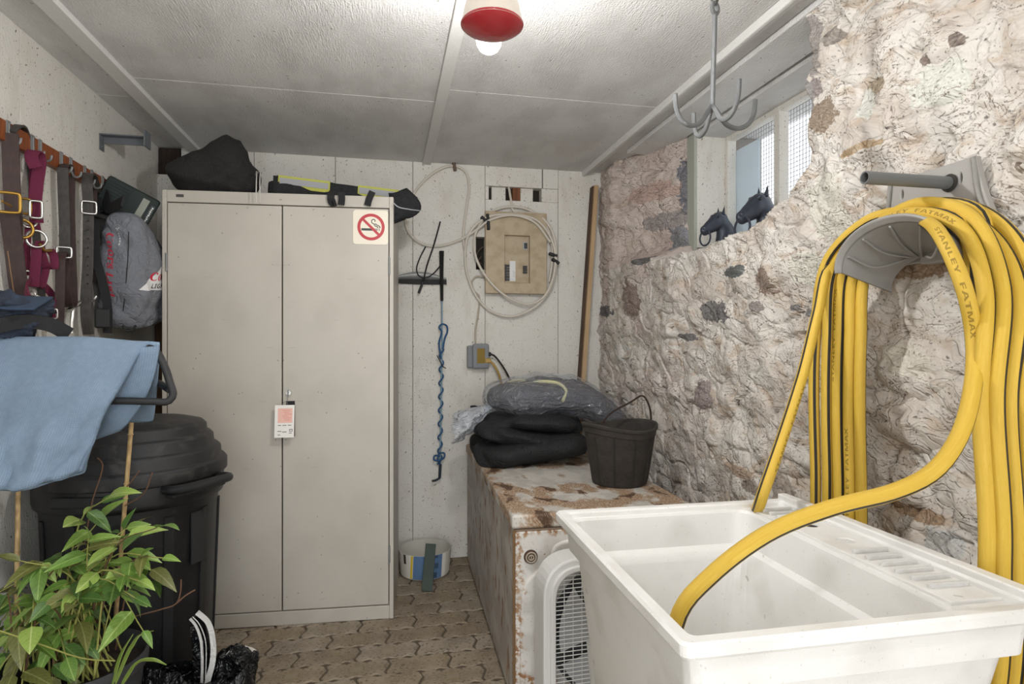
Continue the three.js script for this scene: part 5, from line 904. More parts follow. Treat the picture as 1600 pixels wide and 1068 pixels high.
{
  const t = thing('nylon_halter', 'burgundy nylon halter with silver rings hanging from the hook rail', 'halter');
  const bg = M(0x6a1a3c, 0.7, { bumpMap: weaveBump, bumpScale: 0.001 });
  mesh('crown_strap', ribbon([LW(56, 262, 0.06), LW(49, 246, 0.05), LW(53, 236, 0.05), LW(62, 246, 0.05), LW(58, 285, 0.05), LW(55, 320, 0.05), LW(58, 348, 0.05)], V(1, 0, -0.3), 0.034, 0.005), bg, t);
  mesh('buckle_strap', ribbon([LW(55, 240, 0.03), LW(53, 300, 0.03), LW(54, 345, 0.03), LW(57, 362, 0.035)], X1, 0.026, 0.005), bg, t);
  mesh('cheek_strap', ribbon([LW(57, 382, 0.05), LW(56, 410, 0.05), LW(54, 432, 0.05), LW(52, 448, 0.05)], X1, 0.027, 0.005), bg, t);
  mesh('cheek_strap', ribbon([LW(45, 352, 0.02), LW(42, 390, 0.02), LW(42, 430, 0.025)], X1, 0.018, 0.005), bg, t);
  mesh('throat_strap', ribbon([LW(62, 376, 0.05), LW(66, 400, 0.05), LW(74, 418, 0.055), LW(84, 418, 0.06), LW(84, 400, 0.06), LW(78, 390, 0.055)], V(1, 0.1, -0.3), 0.024, 0.004), bg, t);
  mesh('chin_strap', ribbon([LW(73, 415, 0.05), LW(70, 430, 0.05), LW(65, 448, 0.05)], X1, 0.02, 0.004), bg, t);
  const nose = []; for (let i = 0; i < 14; i++) { const a = i / 14 * Math.PI * 2, c = Math.cos(a), s = Math.sin(a); nose.push(LW(63 + 22 * c - 5 * s, 463 + 16 * c + 17 * s, 0.07 + 0.05 * s)); }
  mesh('noseband', ribbon(nose, V(0.2, 1, 0), 0.022, 0.005, { closed: true, seg: 60 }), bg, t);
  mesh('hanging_tab', ribbon([LW(75, 482, 0.06), LW(80, 495, 0.065), LW(82, 512, 0.065)], X1, 0.028, 0.005), bg, t);
  buckle(LW(56, 327, 0.06), 0.03, 0.052, 0.004, turnL, chrome, t); buckle(LW(79, 490, 0.075), 0.034, 0.03, 0.0034, turnL, chrome, t);
  for (const [x, y, o, R] of [[57, 373, 0.055, 0.026], [45, 345, 0.025, 0.02], [43, 430, 0.03, 0.014]]) mesh('ring', ringG(LW(x, y, o), R, 0.004, 0, 0.6), chrome, t);
  mesh('snap', [sweep([LW(62, 380, 0.06), LW(68, 390, 0.062), LW(80, 391, 0.06)], 0.005, { radial: 7 })], brass, t);
  mesh('chain', [0, 1, 2, 3, 4].map((k) => ringG(LW(50 + k * 6, 460 + k * 4.5, 0.08), 0.009, 0.0028, k % 2, 0.8 * k)), chrome, t);
}
{
  const t = thing('stirrup_leather', 'long dark leather stirrup strap looped with a silver buckle at half height', 'strap');
  mesh('front_strand', ribbon([LW(98, 262, 0.045), LW(99, 300, 0.045), LW(101, 350, 0.045), LW(101, 395, 0.045)], X1, 0.032, 0.006), leatherK, t);
  mesh('rear_strand', ribbon([LW(98, 262, 0.04), LW(103, 257, 0.03), LW(109, 264, 0.02), LW(110, 330, 0.015), LW(112, 400, 0.015), LW(114, 455, 0.02), LW(114, 475, 0.035), LW(107, 477, 0.045), LW(104, 455, 0.05), LW(102, 415, 0.05), LW(99, 395, 0.055), LW(95, 402, 0.065), LW(94, 450, 0.065), LW(92, 512, 0.065)], X1, 0.027, 0.006, { seg: 90 }), leatherB, t);
  buckle(LW(100, 394, 0.065), 0.04, 0.034, 0.0038, turnL, chrome, t);
}
{
  const t = thing('leather_belt', 'charcoal leather strap with punched holes and square silver buckle near the grey backpack', 'strap');
  mesh('strap', ribbon([LW(150, 300, 0.02), LW(145, 278, 0.03), LW(138, 272, 0.045), LW(136, 285, 0.055), LW(138, 320, 0.055), LW(138, 370, 0.055), LW(137, 420, 0.055), LW(134, 470, 0.055), LW(135, 500, 0.055), LW(138, 522, 0.055)], X1, 0.034, 0.006, { seg: 70 }), leatherK, t);
  mesh('rear_strand', ribbon([LW(146, 280, 0.02), LW(147, 360, 0.015), LW(145, 440, 0.015)], X1, 0.024, 0.006), leatherB, t);
  buckle(LW(139, 324, 0.063), 0.044, 0.044, 0.004, turnL, chrome, t);
  for (let k = 0; k < 11; k++) { const p = LW(138.2 - 0.025 * k * k * 0.6, 345 + k * 14, 0.0592); mesh('punch_hole', T(new THREE.CylinderGeometry(0.0034, 0.0034, 0.002, 10), p.x, p.y, p.z + 0.003, Math.PI / 2, 0.25), blkTape, t); }
}
{
  const t = thing('stirrup_irons', 'silver stirrup irons and bit hanging below the straps behind the blue pad', 'stirrup');
  mesh('cross_bar', sweep([LW(103, 485, 0.04), LW(113, 481, 0.04), LW(124, 473, 0.045), LW(128, 470, 0.045)], 0.0065, { radial: 8 }), chrome, t);
  mesh('side_bar', sweep([LW(124, 475, 0.04), LW(116, 480, 0.04), LW(113, 495, 0.04), LW(112, 520, 0.04)], 0.0065, { radial: 8 }), chrome, t);
  mesh('bit_end', sweep([LW(140, 471, 0.04), LW(146, 468, 0.045), LW(150, 463, 0.05)], 0.007, { radial: 8 }), chrome, t);
}
// ---- cooler backpack with a dark green radio in its mouth
{
  const c = V(-1.015, 1.265, -2.78), b = thing('cooler_backpack', 'grey fabric backpack with red and white beer print hanging beside the cabinet', 'backpack', c);
  const gm = M(0x74777e, 0.75, { bumpMap: wrinkleBump, bumpScale: 0.006 });
  const g = soft(0.10, 0.205, 0.15, { e1: 0.42, e2: 0.65, nu: 80, nv: 60, f: (q, d) => { const t = q.y / 0.205; q.x *= 1 - 0.12 * t * t * (t > 0 ? 1.4 : 0.6); q.z *= 1 + 0.06 * t; q.y += 0.07 * (q.z / 0.15) * (t > 0 ? t : 0) + 0.02 * (q.z / 0.145) * (t < 0 ? t : 0); const n = fbm(q.z * 7 + 3, q.y * 6 + q.x * 5, 3), r = ridge(q.z * 5 + q.y * 3, q.y * 4 - q.z * 5); q.x += d.x * (0.025 * n + 0.012 * (r - 0.5)); q.z += d.z * (0.025 * n + 0.012 * (r - 0.5)); } });
  g.translate(0, 0.2, 0);
  const body = mesh('bag', g, gm, b, true); b.updateMatrixWorld(true);
  const decal = (name, px, py, w, h, draw, W = 256, H = 256, roll = 0) => {
    const cv = canvasTex(W, H, draw), o = V(0, EYE, 0), hit = new THREE.Raycaster(o, ray(px, py).normalize()).intersectObject(body)[0]; if (!hit) return;
    const n = hit.face.normal.clone().transformDirection(body.matrixWorld), m = new THREE.Matrix4().lookAt(n, V(), V(0, 1, 0)), e = new THREE.Euler().setFromRotationMatrix(m); 
    const q = new THREE.Quaternion().setFromRotationMatrix(m).multiply(new THREE.Quaternion().setFromAxisAngle(V(0, 0, 1), roll)); e.setFromQuaternion(q);
    const dg = new DecalGeometry(body, hit.point, e, V(w, h, 0.12)); dg.translate(-c.x + n.x * 0.0012, -c.y + n.y * 0.0012, -c.z + n.z * 0.0012);
    mesh(name, dg, M(0xffffff, 0.6, { map: cv, transparent: true, alphaTest: 0.4 }), body);
  };
  decal('front_print', 240, 434, 0.15, 0.13, (g2, w, h) => { g2.clearRect(0, 0, w, h); g2.fillStyle = '#dcdcda'; g2.beginPath(); g2.moveTo(10, 220); g2.lineTo(200, 40); g2.lineTo(256, 40); g2.lineTo(256, 230); g2.closePath(); g2.fill(); g2.fillStyle = '#c01f38'; g2.font = 'italic bold 92px serif'; g2.fillText('Coors', 92, 150); g2.fillStyle = '#20242a'; g2.font = 'italic bold 52px sans-serif'; g2.fillText('LIGHT', 108, 212); });
  decal('side_print', 167, 410, 0.05, 0.26, (g2, w, h) => { g2.clearRect(0, 0, w, h); g2.save(); g2.translate(w / 2 + 30, 20); g2.rotate(Math.PI / 2); g2.fillStyle = '#b8283e'; g2.font = 'italic bold 96px serif'; g2.fillText('Coors Light', 0, 24); g2.restore(); }, 128, 512);
  decal('small_print', 187, 369, 0.02, 0.075, (g2, w, h) => { g2.clearRect(0, 0, w, h); g2.strokeStyle = '#cfd0d0'; g2.lineWidth = 10; g2.beginPath(); g2.moveTo(20, 30); g2.lineTo(64, 60); g2.lineTo(100, 24); g2.moveTo(64, 60); g2.lineTo(60, 110); g2.stroke(); g2.fillStyle = '#bfc1c2'; for (let k = 0; k < 5; k++) g2.fillRect(50, 150 + k * 60, 26, 40); }, 128, 480);
  const at = (px, py, t) => PT(px, py, t).sub(c);
  mesh('mouth_rim', sweep([at(148, 335, 2.36), at(175, 343, 2.38), at(205, 355, 2.42), at(222, 363, 2.5)], 0.007, { radial: 8, flat: 1.4 }), blkTape, b);
  mesh('inner_collar', sheet((u, v) => at(lerp(150, 226, u), lerp(337, 362, u) - lerp(0, 16, v) * (0.5 + 0.5 * Math.sin(u * 3)), lerp(2.38, 2.5, u) + 0.1 * v), 12, 4, 0.004), blackWeb, b);
  mesh('shoulder_strap', ribbon([at(158, 290, 2.45), at(150, 318, 2.4), at(149, 350, 2.36), at(150, 400, 2.34), at(160, 440, 2.33), at(168, 480, 2.33), at(168, 520, 2.34)], V(1, 0, -0.3), 0.03, 0.006), blackWeb, b);
  mesh('shoulder_strap', ribbon([at(158, 290, 2.45), at(166, 310, 2.42), at(170, 325, 2.4), at(186, 318, 2.36), at(192, 314, 2.34)], V(0.3, 1, 0), 0.045, 0.008), blackWeb, b);
  mesh('strap_buckle', T(bx(0.05, 0.075, 0.02, 0, 0, 0, 0.008), ...at(160, 497, 2.3).toArray(), 0, 0.4), blackPlastic, b);
  mesh('bottom_loop', sweep([at(192, 508, 2.38), at(196, 516, 2.38), at(206, 516, 2.4), at(212, 508, 2.42)], 0.004, { radial: 6 }), blkTape, b);
  mesh('seam', sweep([[201, 362], [200, 400], [197, 440], [193, 480], [188, 506]].map(([x, y]) => { const h = new THREE.Raycaster(V(0, EYE, 0), ray(x, y).normalize()).intersectObject(body)[0]; return h ? h.point.clone().sub(c) : at(x, y, 2.4); }), 0.0018, { radial: 5 }), blkTape, b);
  const rp = PT(199, 318, 2.5), r = thing('portable_radio', 'dark green portable radio sticking out of the grey backpack', 'radio', rp, 0);
  const gr = M(0x25302e, 0.45, { bumpMap: grainBump, bumpScale: 0.0006 }); r.rotation.set(0.15, 0.35, -0.5);
  mesh('case', bx(0.2, 0.14, 0.07, 0, 0, 0, 0.012), gr, r);
  mesh('speaker_panel', bx(0.09, 0.12, 0.006, -0.05, 0.002, 0.036, 0.002), M(0x303b39, 0.6, { bumpMap: grainBump, bumpScale: 0.001 }), r);
  for (let k = 0; k < 9; k++) mesh('speaker_slat', bx(0.082, 0.004, 0.004, -0.05, -0.05 + k * 0.0125, 0.04, 0.001), gr, r);
  mesh('tuning_window', bx(0.026, 0.1, 0.004, 0.052, 0.0, 0.036, 0.001), M(0x8d9186, 0.3, { bumpMap: grainBump, bumpScale: 0.0004 }), r);
  const tx = canvasTex(256, 64, (g2, w, h) => { g2.fillStyle = '#202a28'; g2.fillRect(0, 0, w, h); g2.fillStyle = '#d6d8d4'; for (let k = 0; k < 9; k++) g2.fillRect(18 + k * 25, 18 + (k % 3) * 3, 17, 26 - (k % 2) * 6); });
  mesh('name_strip', T(new THREE.BoxGeometry(0.085, 0.014, 0.003), 0.084, -0.005, 0.036, 0, 0, Math.PI / 2), M(0xffffff, 0.5, { map: tx }), r);
}
// ---- brown sheet standing in the gap between wall and cabinet
tag(mesh('plywood_sheet', box2(XL + 0.004, -0.87, 0.002, 1.42, -3.35, -3.335, 0.002), M(0xffffff, 0.8, { map: woodTex([112, 84, 62], [80, 58, 44]), bumpMap: grainBump, bumpScale: 0.001 }), scene, true), 'brown plywood sheet standing in the gap beside the cabinet', 'plywood');

// ---- black trash can with lid
const CAN = V(-0.838, 0, -2.29);
{
  const c = thing('trash_can', 'large black plastic trash can with lid between plant and cabinet', 'trash can', CAN);
  const bm = M(0xffffff, 0.42, { map: tex(512, 512, (u, v) => { const k = mix3([26, 27, 30], [18, 19, 21], clamp(0.5 + 0.6 * fbm(u * 4, v * 4, 3))); return mix3(k, [70, 68, 64], sst(0.55, 0.95, n2(u * 60, v * 18)) * 0.35); }, { rx: 2, ry: 2 }), bumpMap: grainBump, bumpScale: 0.0006 });
  const lidM = M(0xffffff, 0.5, { map: tex(512, 512, (u, v) => { let k = mix3([33, 33, 35], [22, 22, 24], clamp(0.5 + 0.6 * fbm(u * 4, v * 4, 3))); return mix3(k, [78, 73, 66], sst(0.08, 0.5, fbm(u * 6 + 3, v * 6, 4)) * 0.45); }, { rx: 2, ry: 2 }), bumpMap: grainBump, bumpScale: 0.0008 });
  const L = (pts) => new THREE.LatheGeometry(pts.map(([x, y]) => new THREE.Vector2(x, y)), 72);
  mesh('body', L([[0, 0.0], [0.2, 0.0], [0.222, 0.01], [0.226, 0.03], [0.248, 0.63], [0.262, 0.635], [0.266, 0.65], [0.266, 0.70], [0.258, 0.715], [0.24, 0.715]]), bm, c, true);
  for (let k = 0; k < 12; k++) { const a = k / 12 * Math.PI * 2 + 0.2; mesh('rib', (() => { const g = bx(0.03, 0.55, 0.006, 0, 0, 0, 0.003); g.rotateX(0.038); return T(g, 0, 0.33, 0.239).rotateY(a); })(), bm, c); }
  mesh('lid', L([[0.27, 0.70], [0.276, 0.705], [0.276, 0.735], [0.268, 0.745], [0.258, 0.748], [0.256, 0.775], [0.246, 0.785], [0.236, 0.788], [0.233, 0.815], [0.224, 0.825], [0.214, 0.828], [0.212, 0.85], [0.2, 0.862], [0.16, 0.872], [0.08, 0.878], [0, 0.88]]), lidM, c, true);
  const loop = (ang, y, k) => { const out = V(Math.cos(ang), 0, Math.sin(ang)), sd = V(-out.z, 0, out.x), A = (o, s, dy) => out.clone().multiplyScalar(0.255 + o).addScaledVector(sd, s).add(V(0, y + dy, 0)); return [A(-0.005, -0.1, 0), A(0.035, -0.1, 0.002), A(0.062, -0.075, 0.006), A(0.072, 0, 0.008), A(0.062, 0.075, 0.006), A(0.035, 0.1, 0.002), A(-0.005, 0.1, 0)]; };
  for (const a of [0.55, 0.55 + Math.PI]) mesh('handle', sweep(loop(a, 0.69, 1), 0.0135, { radial: 10, seg: 44 }), bm, c);
  for (const a of [0.55, 0.55 + Math.PI]) { const o = V(Math.cos(a), 0, Math.sin(a)); mesh('handle_shelf', T(bx(0.03, 0.012, 0.2, 0, 0, 0, 0.004), 0.268, 0.672, 0).rotateY(-a), bm, c); }
  mesh('grip_panel', T(bx(0.16, 0.03, 0.012, 0, 0, 0, 0.005), 0, 0.675, 0.268).rotateY(-0.15), bm, c);
  mesh('side_panel', T(bx(0.06, 0.16, 0.006, 0, 0, 0, 0.003), 0, 0.52, 0.2475).rotateY(1.12), bm, c);
  c.scale.set(1.045, 1.075, 1.045);
}

// ---- saddle rack with blue pad
{
  const r = thing('saddle_rack', 'black tubular saddle rack projecting from the wall under the blue pad', 'saddle rack');
  const m = M(0x1b1c1e, 0.35, { bumpMap: grainBump, bumpScale: 0.0003 }), z = -1.74;
  const P = (px, py, zz) => PZ(px, py, zz);
  mesh('end_loop', sweep([V(-1.1, 1.195, z), V(-0.9, 1.195, z), V(-0.66, 1.19, z), P(240, 546, z), P(256, 570, z + 0.01), P(265, 596, z + 0.02), P(270, 618, z + 0.03), P(262, 627, z + 0.035), P(240, 627, z + 0.04), P(190, 626, z + 0.04), V(-0.9, P(190, 626, z + 0.04).y, z + 0.03), V(-1.12, P(190, 626, z + 0.04).y, z + 0.03)], 0.0095, { radial: 12, seg: 120 }), m, r);
  mesh('rear_bar', sweep([V(-1.12, 1.06, z - 0.16), V(-0.8, 1.06, z - 0.16), P(240, 548, z).add(V(-0.05, -0.09, -0.13)), P(262, 610, z).add(V(0, 0.0, -0.02))], 0.0095, { radial: 12, seg: 40 }), m, r);
  mesh('wall_plate', box2(XL, XL + 0.008, 0.98, 1.24, z - 0.18, z + 0.15, 0.002), m, r);
}
{
  const p = thing('blue_saddle_pad', 'light blue fabric pad draped over the black saddle rack', 'saddle pad');
  const weave = tex(512, 512, (u, v) => { const k = 0.5 + 0.25 * Math.sin(u * 170) * 1 + 0.12 * Math.sin(v * 260) + 0.25 * fbm(u * 6, v * 6, 3); return mix3([136, 155, 176], [112, 133, 156], clamp(k)); }, { rx: 6, ry: 6, wrap: THREE.RepeatWrapping });
  const bm = MP(0xffffff, 0.9, { map: weave, bumpMap: weaveBump, bumpScale: 0.0012, sheen: 0.3, sheenColor: new THREE.Color(0x9fb4cc) });
  const zr = -1.74, top = 1.213;
  // profile over the bar: v 0 front hem .. 0.5 ridge .. 1 rear hem
  const uvm = (u, v) => [u * 0.6, v * 0.8];
  const f = (u, v) => {
    const d = v < 0.52 ? (0.52 - v) / 0.52 : (v - 0.52) / 0.48, fr = v < 0.52;
    const xr = fr ? lerp(-0.6, -0.705, Math.pow(d, 0.85)) + 0.0 : lerp(-0.578, -0.64, d), xl = -1.1, x = lerp(xl, xr, u), drop = (fr ? 0.335 : 0.235) * d;
    const bulge = fr ? 0.15 * Math.pow(d, 0.75) : -0.13 * Math.pow(d, 0.8);
    let y = top - drop * (0.92 + 0.08 * d) - (fr ? 0.0 : 0.0), z = zr + bulge;
    const r = Math.min(1, d * 7); y += 0.0 - 0.004 * (1 - r);
    if (fr) { y += 0.03 * sst(0.6, 1, d) * (u > 0.9 ? (u - 0.9) * 6 : 0) - 0.03 * (1 - u) * d; z += 0.014 * d * Math.sin(u * 9 + d * 2) + 0.022 * d * n2(u * 3, d * 2) + 0.008 * sst(0.3, 1, d) * n2(u * 9 + 4, d * 5); }
    else z += 0.012 * d * Math.sin(u * 11);
    y += 0.008 * n2(u * 4 + 3, v * 4) * r - 0.012 * sst(0.7, 1, u) * (1 - d);
    return V(x, y, z);
  };
  mesh('pad', sheet(f, 48, 60, 0.014, uvm), bm, p);
  // hem turned under at the front
  mesh('turned_hem', sheet((u, v) => { const q = f(u, 0); const k = v; return V(q.x - 0.02 * k, q.y - 0.012 * Math.sin(Math.PI * k) + 0.055 * k * (1 - 0.3 * Math.sin(u * 8)), q.z - 0.012 - 0.055 * k - 0.02 * Math.sin(u * 7) * k); }, 40, 8, 0.012, (u, v) => [u * 0.6, v * 0.1]), bm, p);
  mesh('inner_fold', sheet((u, v) => { const q = V(lerp(-0.76, -0.572, u) - (0.02 * v + 0.075 * v * v) * u, 1.17 - 0.235 * v + 0.02 * u * (1 - v) + 0.04 * u * v * v, zr + 0.012 + 0.012 * Math.sin(u * 3) - 0.02 * v); return q; }, 14, 14, 0.012, (u, v) => [u * 0.2, v * 0.25]), bm, p);
}
// ---- denim jacket and webbing girth piled on the pad
{
  const c = PZ(14, 500, -1.78), d = thing('denim_garment', 'crumpled dark blue denim garment piled at the wall end of the rack', 'garment', c);
  const dm = M(0xffffff, 0.85, { map: tex(256, 256, (u, v) => mix3([30, 36, 48], [52, 66, 88], clamp(0.35 + 0.8 * fbm(u * 5, v * 5, 4))), { rx: 4, ry: 4 }), bumpMap: weaveBump, bumpScale: 0.0008 });
  mesh('crumpled_cloth', soft(0.1, 0.04, 0.07, { nu: 64, nv: 40, f: (q, dd) => { const n = fbm(q.x * 9, q.y * 12 + q.z * 9, 4), r = ridge(q.x * 8, q.z * 10 + q.y * 14); q.addScaledVector(dd, 0.05 * n + 0.03 * (r - 0.6)); } }).translate(-0.015, 0.012, 0), dm, d, true);
  mesh('lapel', sheet((u, v) => V(-0.1 + 0.2 * u, 0.075 - 0.02 * u * u - 0.035 * v + 0.006 * Math.sin(u * 7), 0.0 + 0.09 * v), 16, 6, 0.006), M(0x3f536e, 0.85, { bumpMap: weaveBump, bumpScale: 0.0008 }), d);
  const g = thing('webbing_girth', 'black webbing girth with brass snaps lying over the blue pad', 'girth');
  const A = (px, py, z) => PZ(px, py, z);
  mesh('webbing', ribbon([A(-60, 528, -1.69), A(0, 508, -1.70), A(35, 502, -1.72), A(75, 506, -1.74), A(108, 522, -1.78)], V(0, 1, 0.35), 0.036, 0.006), blackWeb, g);
  mesh('leather_tab', ribbon([A(42, 500, -1.77), A(52, 486, -1.78), A(60, 490, -1.78), A(70, 505, -1.77)], V(0.2, 0.4, 1), 0.022, 0.005), leatherK, g);
  mesh('snap', [sweep([A(33, 492, -1.77), A(38, 486, -1.77), A(46, 483, -1.77), A(52, 479, -1.77), A(58, 481, -1.77)], 0.006, { radial: 7 }), ringG(A(34, 488, -1.765), 0.011, 0.0038, 0.4, 0.3)], brass, g);
  mesh('snap', [sweep([A(41, 474, -1.79), A(45, 479, -1.79), A(49, 483, -1.79)], 0.005, { radial: 7 })], brass, g);
}

// ---- black feed sack with white stripes
{
  const c = PY(318, 1062, 0.1); c.y = 0; c.set(-0.54, 0, -1.93);
  const s = thing('striped_sack', 'open black plastic sack with white stripes on the floor by the trash can', 'sack', [c.x, 0.002, c.z]);
  const bm = MP(0x111214, 0.28, { bumpMap: wrinkleBump, bumpScale: 0.012 });
  const wm = M(0xdedcd8, 0.5, { bumpMap: wrinkleBump, bumpScale: 0.003 });
  const at = (px, py, t) => PT(px, py, t).sub(s.position);
  // walls of the bag: ring of points, mouth uneven
  const mouth = (a) => 0.215 + 0.085 * Math.pow(Math.max(0, Math.cos(a - 2.2)), 2) + 0.03 * Math.pow(Math.max(0, Math.cos(a - 0.4)), 3) - 0.05 * Math.pow(Math.max(0, Math.cos(a - 1.15)), 6) + 0.015 * Math.sin(a * 5);
  const f = (u, v) => { const a = u * Math.PI * 2, r0 = 0.125 * (1 + 0.16 * Math.sin(a * 2 + 1) + 0.14 * n2(Math.cos(a) * 2, Math.sin(a) * 2 + v * 2)), h = mouth(a) * v, k = 1 + 0.12 * Math.sin(v * 3) - 0.12 * v; return V(Math.cos(a) * r0 * k * 1.15, h, Math.sin(a) * r0 * k); };
  mesh('bag_wall', sheet(f, 72, 24, 0.002), bm, s, true);
  mesh('contents', soft(0.125, 0.08, 0.11, { f: (q, d) => { q.addScaledVector(d, 0.03 * fbm(q.x * 12, q.z * 12 + q.y * 9, 3)); } }).translate(0, 0.085, 0), bm, s, true);
  const st = (l, w, name = 'stripe') => mesh(name, ribbon(l.map((q) => at(...q)), V(CA, 0, SA), w, 0.0016), wm, s);
  mesh('flap', sheet((u, v) => { const L = at(lerp(296, 304, v), lerp(966, 1075, v), 1.86), R = at(lerp(318, 338, v), lerp(957, 1075, v), 1.86), q = L.lerp(R, u); q.z -= 0.012 * Math.sin(u * 3.1); return q; }, 10, 12, 0.002), bm, s, true);
  st([[308, 956, 1.85], [325, 972, 1.85], [333, 1003, 1.85], [332, 1035, 1.85], [326, 1058, 1.85], [322, 1075, 1.85]], 0.017); st([[297, 966, 1.85], [306, 977, 1.85], [314, 1000, 1.85], [316, 1035, 1.85], [315, 1075, 1.85]], 0.008); st([[301, 963, 1.848], [311, 974, 1.848], [321, 1000, 1.848], [322, 1035, 1.848], [321, 1060, 1.848]], 0.0022);
  mesh('folded_edge', ribbon([at(340, 1050, 1.88), at(352, 1026, 1.9), at(364, 1013, 1.93), at(378, 1011, 1.96), at(392, 1016, 1.98), at(403, 1019, 2.0)], [V(1, 0.2, 0.2), V(1, 0.2, 0.4), V(0.6, 0.2, 1), V(0.2, 0.1, 1), V(0, 0.1, 1), V(0, 0, 1)], (t) => 0.007 + 0.03 * sst(0.3, 0.7, t) * sst(1.05, 0.85, t), 0.002), wm, s);
  mesh('right_lobe', soft(0.062, 0.12, 0.06, { f: (q, d) => { q.addScaledVector(d, 0.03 * fbm(q.x * 14, q.z * 14 + q.y * 8, 3)); } }).translate(...at(366, 1074, 1.93).toArray()), bm, s, true);
}

// ---- leafy plant in a dark pot, with bamboo stakes
{
  const c = V(-0.80, 0, -1.80), pl = thing('potted_plant', 'leafy green trailing plant with bamboo stakes in a dark pot', 'plant', c);
  const L = (pts) => new THREE.LatheGeometry(pts.map(([x, y]) => new THREE.Vector2(x, y)), 40);
  mesh('pot', L([[0, 0.002], [0.12, 0.002], [0.125, 0.01], [0.158, 0.33], [0.168, 0.335], [0.17, 0.37], [0.162, 0.372], [0.158, 0.345], [0.15, 0.33]]), M(0x3a3b3e, 0.55, { bumpMap: grainBump, bumpScale: 0.0008 }), pl, true);
  mesh('soil', L([[0, 0.345], [0.08, 0.343], [0.152, 0.335]]), M(0x33261c, 0.95, { bumpMap: grainBump, bumpScale: 0.01, side: THREE.DoubleSide }), pl, true);
  const at = (px, py, t) => PT(px, py, t).sub(c);
  const bam = M(0xffffff, 0.6, { map: tex(64, 512, (u, v) => mix3([196, 168, 120], [160, 132, 92], clamp(0.5 + 0.6 * n2(u * 3, v * 9))), { rx: 1, ry: 3 }) });
  const stake = (a, b, nodes) => { const m = mesh('bamboo_stake', sweep([a, a.clone().lerp(b, 0.5), b], 0.0062, { radial: 10, seg: 40 }), bam, pl); for (const k of nodes) { const q = a.clone().lerp(b, k), d = b.clone().sub(a).normalize(), g = new THREE.TorusGeometry(0.0064, 0.0018, 6, 16); g.lookAt(d); g.translate(q.x, q.y, q.z); mesh('node', g, bam, m); } };
  stake(at(209, 616, 1.78), at(178, 1000, 1.8), [0.16, 0.36, 0.6]); stake(at(29, 730, 1.72), at(24, 1060, 1.7), [0.14, 0.4, 0.7]);
  // leaf shapes
  const leaf = (len, w, curl, fold) => { const pos = [], idx = [], n = 6; for (let i = 0; i <= n; i++) { const t = i / n, ww = w * Math.pow(Math.sin(Math.PI * Math.pow(t, 0.72)), 0.85) * (1 - 0.25 * t), y = -curl * t * t * len; for (const s of [-1, 0, 1]) pos.push(s * ww / 2, y + (s ? fold * ww : 0), t * len); } for (let i = 0; i < n; i++) for (const s of [0, 1]) { const a = i * 3 + s; idx.push(a, a + 3, a + 1, a + 1, a + 3, a + 4); } const g = new THREE.BufferGeometry(); g.setAttribute('position', new THREE.Float32BufferAttribute(pos, 3)); g.setIndex(idx); g.computeVertexNormals(); return uvXY(g, (x, y, z) => [x / w + 0.5, z / len]); };
  const geos = [leaf(0.062, 0.034, 0.2, 0.12), leaf(0.075, 0.036, 0.35, 0.16), leaf(0.052, 0.026, 0.1, 0.2), leaf(0.085, 0.04, 0.45, 0.1), leaf(0.045, 0.02, 0.3, 0.22), leaf(0.07, 0.044, 0.15, 0.08)];
  const vein = (a, b, c2) => tex(64, 128, (u, v) => { const x = Math.abs(u - 0.5), k = Math.abs(((v * 7 - x * 5) % 1 + 1) % 1 - 0.5); let q = mix3(a, b, clamp(0.5 + 0.5 * fbm(u * 3, v * 4, 2))); if (k < 0.06) q = mix3(q, c2, 0.35); if (x < 0.025) q = mix3(q, c2, 0.7); return q; });
  const mats = [[[112, 146, 62], [86, 122, 48], [160, 184, 104]], [[134, 164, 76], [104, 138, 56], [180, 198, 124]], [[84, 118, 52], [62, 94, 40], [138, 162, 94]], [[156, 180, 92], [128, 156, 68], [194, 206, 140]], [[118, 122, 62], [94, 98, 50], [158, 158, 104]]].map(([a, b, c2]) => MP(0xffffff, 0.45, { map: vein(a, b, c2), side: THREE.DoubleSide, transmission: 0.12, thickness: 0 }));
  const stemM = M(0xa3a457, 0.6, { bumpMap: grainBump, bumpScale: 0.0005 }), twig = M(0x7c5a44, 0.8, { bumpMap: grainBump, bumpScale: 0.001 });
  const topY = (x) => { const k = [[-40, 900], [0, 885], [40, 862], [90, 845], [130, 832], [150, 795], [170, 765], [200, 752], [225, 775], [250, 790], [262, 820], [272, 870]]; for (let i = 0; i + 1 < k.length; i++) if (x <= k[i + 1][0]) return lerp(k[i][1], k[i + 1][1], (x - k[i][0]) / (k[i + 1][0] - k[i][0])); return 900; };
  const botY = (x) => (x > 235 ? 960 : x > 205 ? 1010 : 1075);
  const targets = []; let guard = 0;
  while (targets.length < 60 && guard++ < 4000) { const x = rr(-35, 258), y = rr(topY(x) + 4, Math.min(botY(x), topY(x) + 235)), far = rr(0, 1); if (targets.every(([a, b]) => Math.hypot(a - x, b - y) > 13)) targets.push([x, y, lerp(1.42, 1.78, far)]); }
  const base = V(0, 0.345, 0);
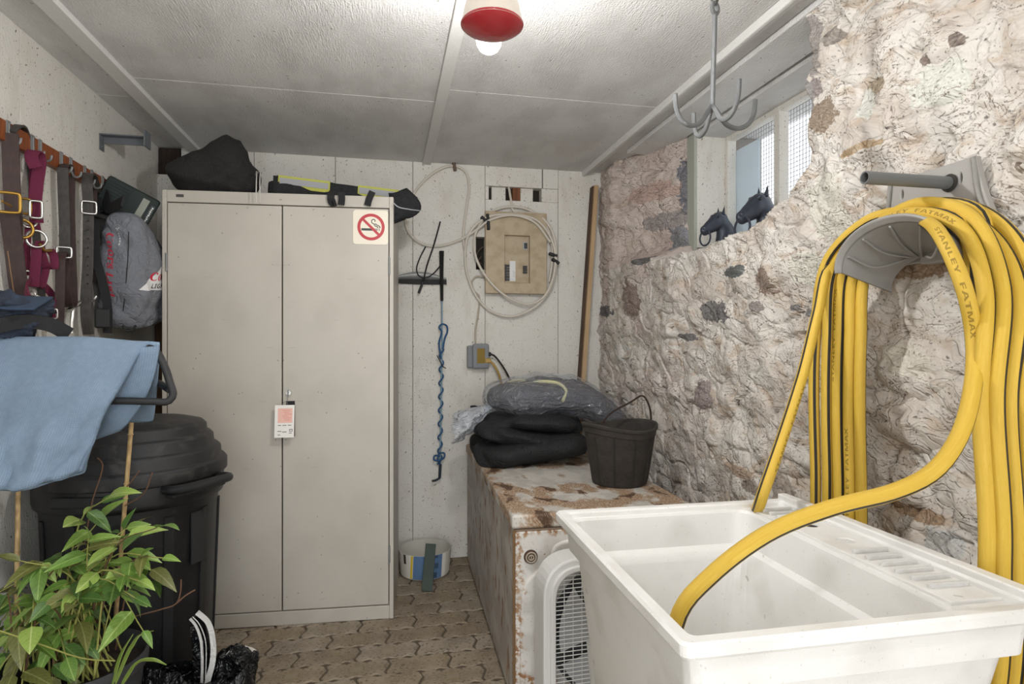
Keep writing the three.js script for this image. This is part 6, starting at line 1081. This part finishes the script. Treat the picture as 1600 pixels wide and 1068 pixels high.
  targets.forEach(([px, py, t]) => {
    const e = at(px, py, t), b0 = base.clone().add(V(rr(-0.1, 0.1), 0, rr(-0.1, 0.1))), mid = b0.clone().lerp(e, 0.5).add(V(0, 0.1 + rr(0, 0.06), 0)), cv = new THREE.CatmullRomCurve3([b0, mid, e], false, 'centripetal');
    mesh('stem', sweep([b0, mid, e], (q) => lerp(0.0028, 0.0014, q), { radial: 5, seg: 14 }), rnd() < 0.75 ? stemM : twig, pl);
    const n = 4 + Math.floor(rnd() * 2);
    for (let k = 0; k < n; k++) {
      const q = lerp(0.5, 1, k / (n - 1)), p = cv.getPoint(q), tg = cv.getTangent(q), lf = mesh('leaf', geos[Math.floor(rnd() * 6)], mats[Math.floor(Math.pow(rnd(), 1.1) * 5)], pl);
      const side = V(tg.z, 0, -tg.x).normalize().multiplyScalar(k % 2 ? 1 : -1), d = k === n - 1 ? tg.clone() : side.multiplyScalar(0.9).addScaledVector(tg, 0.5).add(V(rr(-0.4, 0.4), rr(-0.7, 0.25), rr(-0.1, 0.6))).normalize();
      const z = d.normalize(), up = V(rr(-0.4, 0.6), 1, rr(-0.1, 0.9)), x = up.clone().cross(z).normalize(), y = z.clone().cross(x);
      lf.position.copy(p); lf.quaternion.setFromRotationMatrix(new THREE.Matrix4().makeBasis(x, y, z)); lf.scale.setScalar(rr(0.8, 1.25));
    }
  });
  // bare twigs, tendrils and a blade-leaved offshoot
  for (const l of [[[150, 1000, 1.7], [205, 965, 1.6], [250, 952, 1.55], [275, 943, 1.55], [282, 925, 1.55], [283, 905, 1.55]], [[275, 943, 1.55], [290, 930, 1.56], [305, 921, 1.57]], [[132, 850, 1.68], [145, 780, 1.68], [158, 740, 1.67], [160, 723, 1.67], [152, 715, 1.67]], [[195, 790, 1.68], [225, 770, 1.67], [238, 738, 1.66]], [[190, 770, 1.7], [205, 752, 1.7], [218, 735, 1.7]], [[0, 985, 1.4], [60, 1005, 1.42], [130, 1028, 1.46], [180, 1032, 1.5]]]) mesh('twig', sweep(l.map((q) => at(...q)), 0.0018, { radial: 5 }), l[0][0] < 1 ? stemM : twig, pl);
  for (const l of [[[180, 1066, 1.5], [205, 1010, 1.5], [222, 990, 1.5], [240, 985, 1.52]], [[190, 1068, 1.5], [215, 1035, 1.49], [240, 1030, 1.48], [260, 1038, 1.47]], [[175, 1068, 1.52], [190, 1020, 1.53], [208, 990, 1.55]]]) mesh('blade_leaf', ribbon(l.map((q) => at(...q)), V(0.6, 0.5, 0.6), (q) => 0.02 * Math.sin(Math.PI * (0.25 + 0.72 * q)), 0.0012), mats[3], pl);
}

renderer.render(scene, camera);
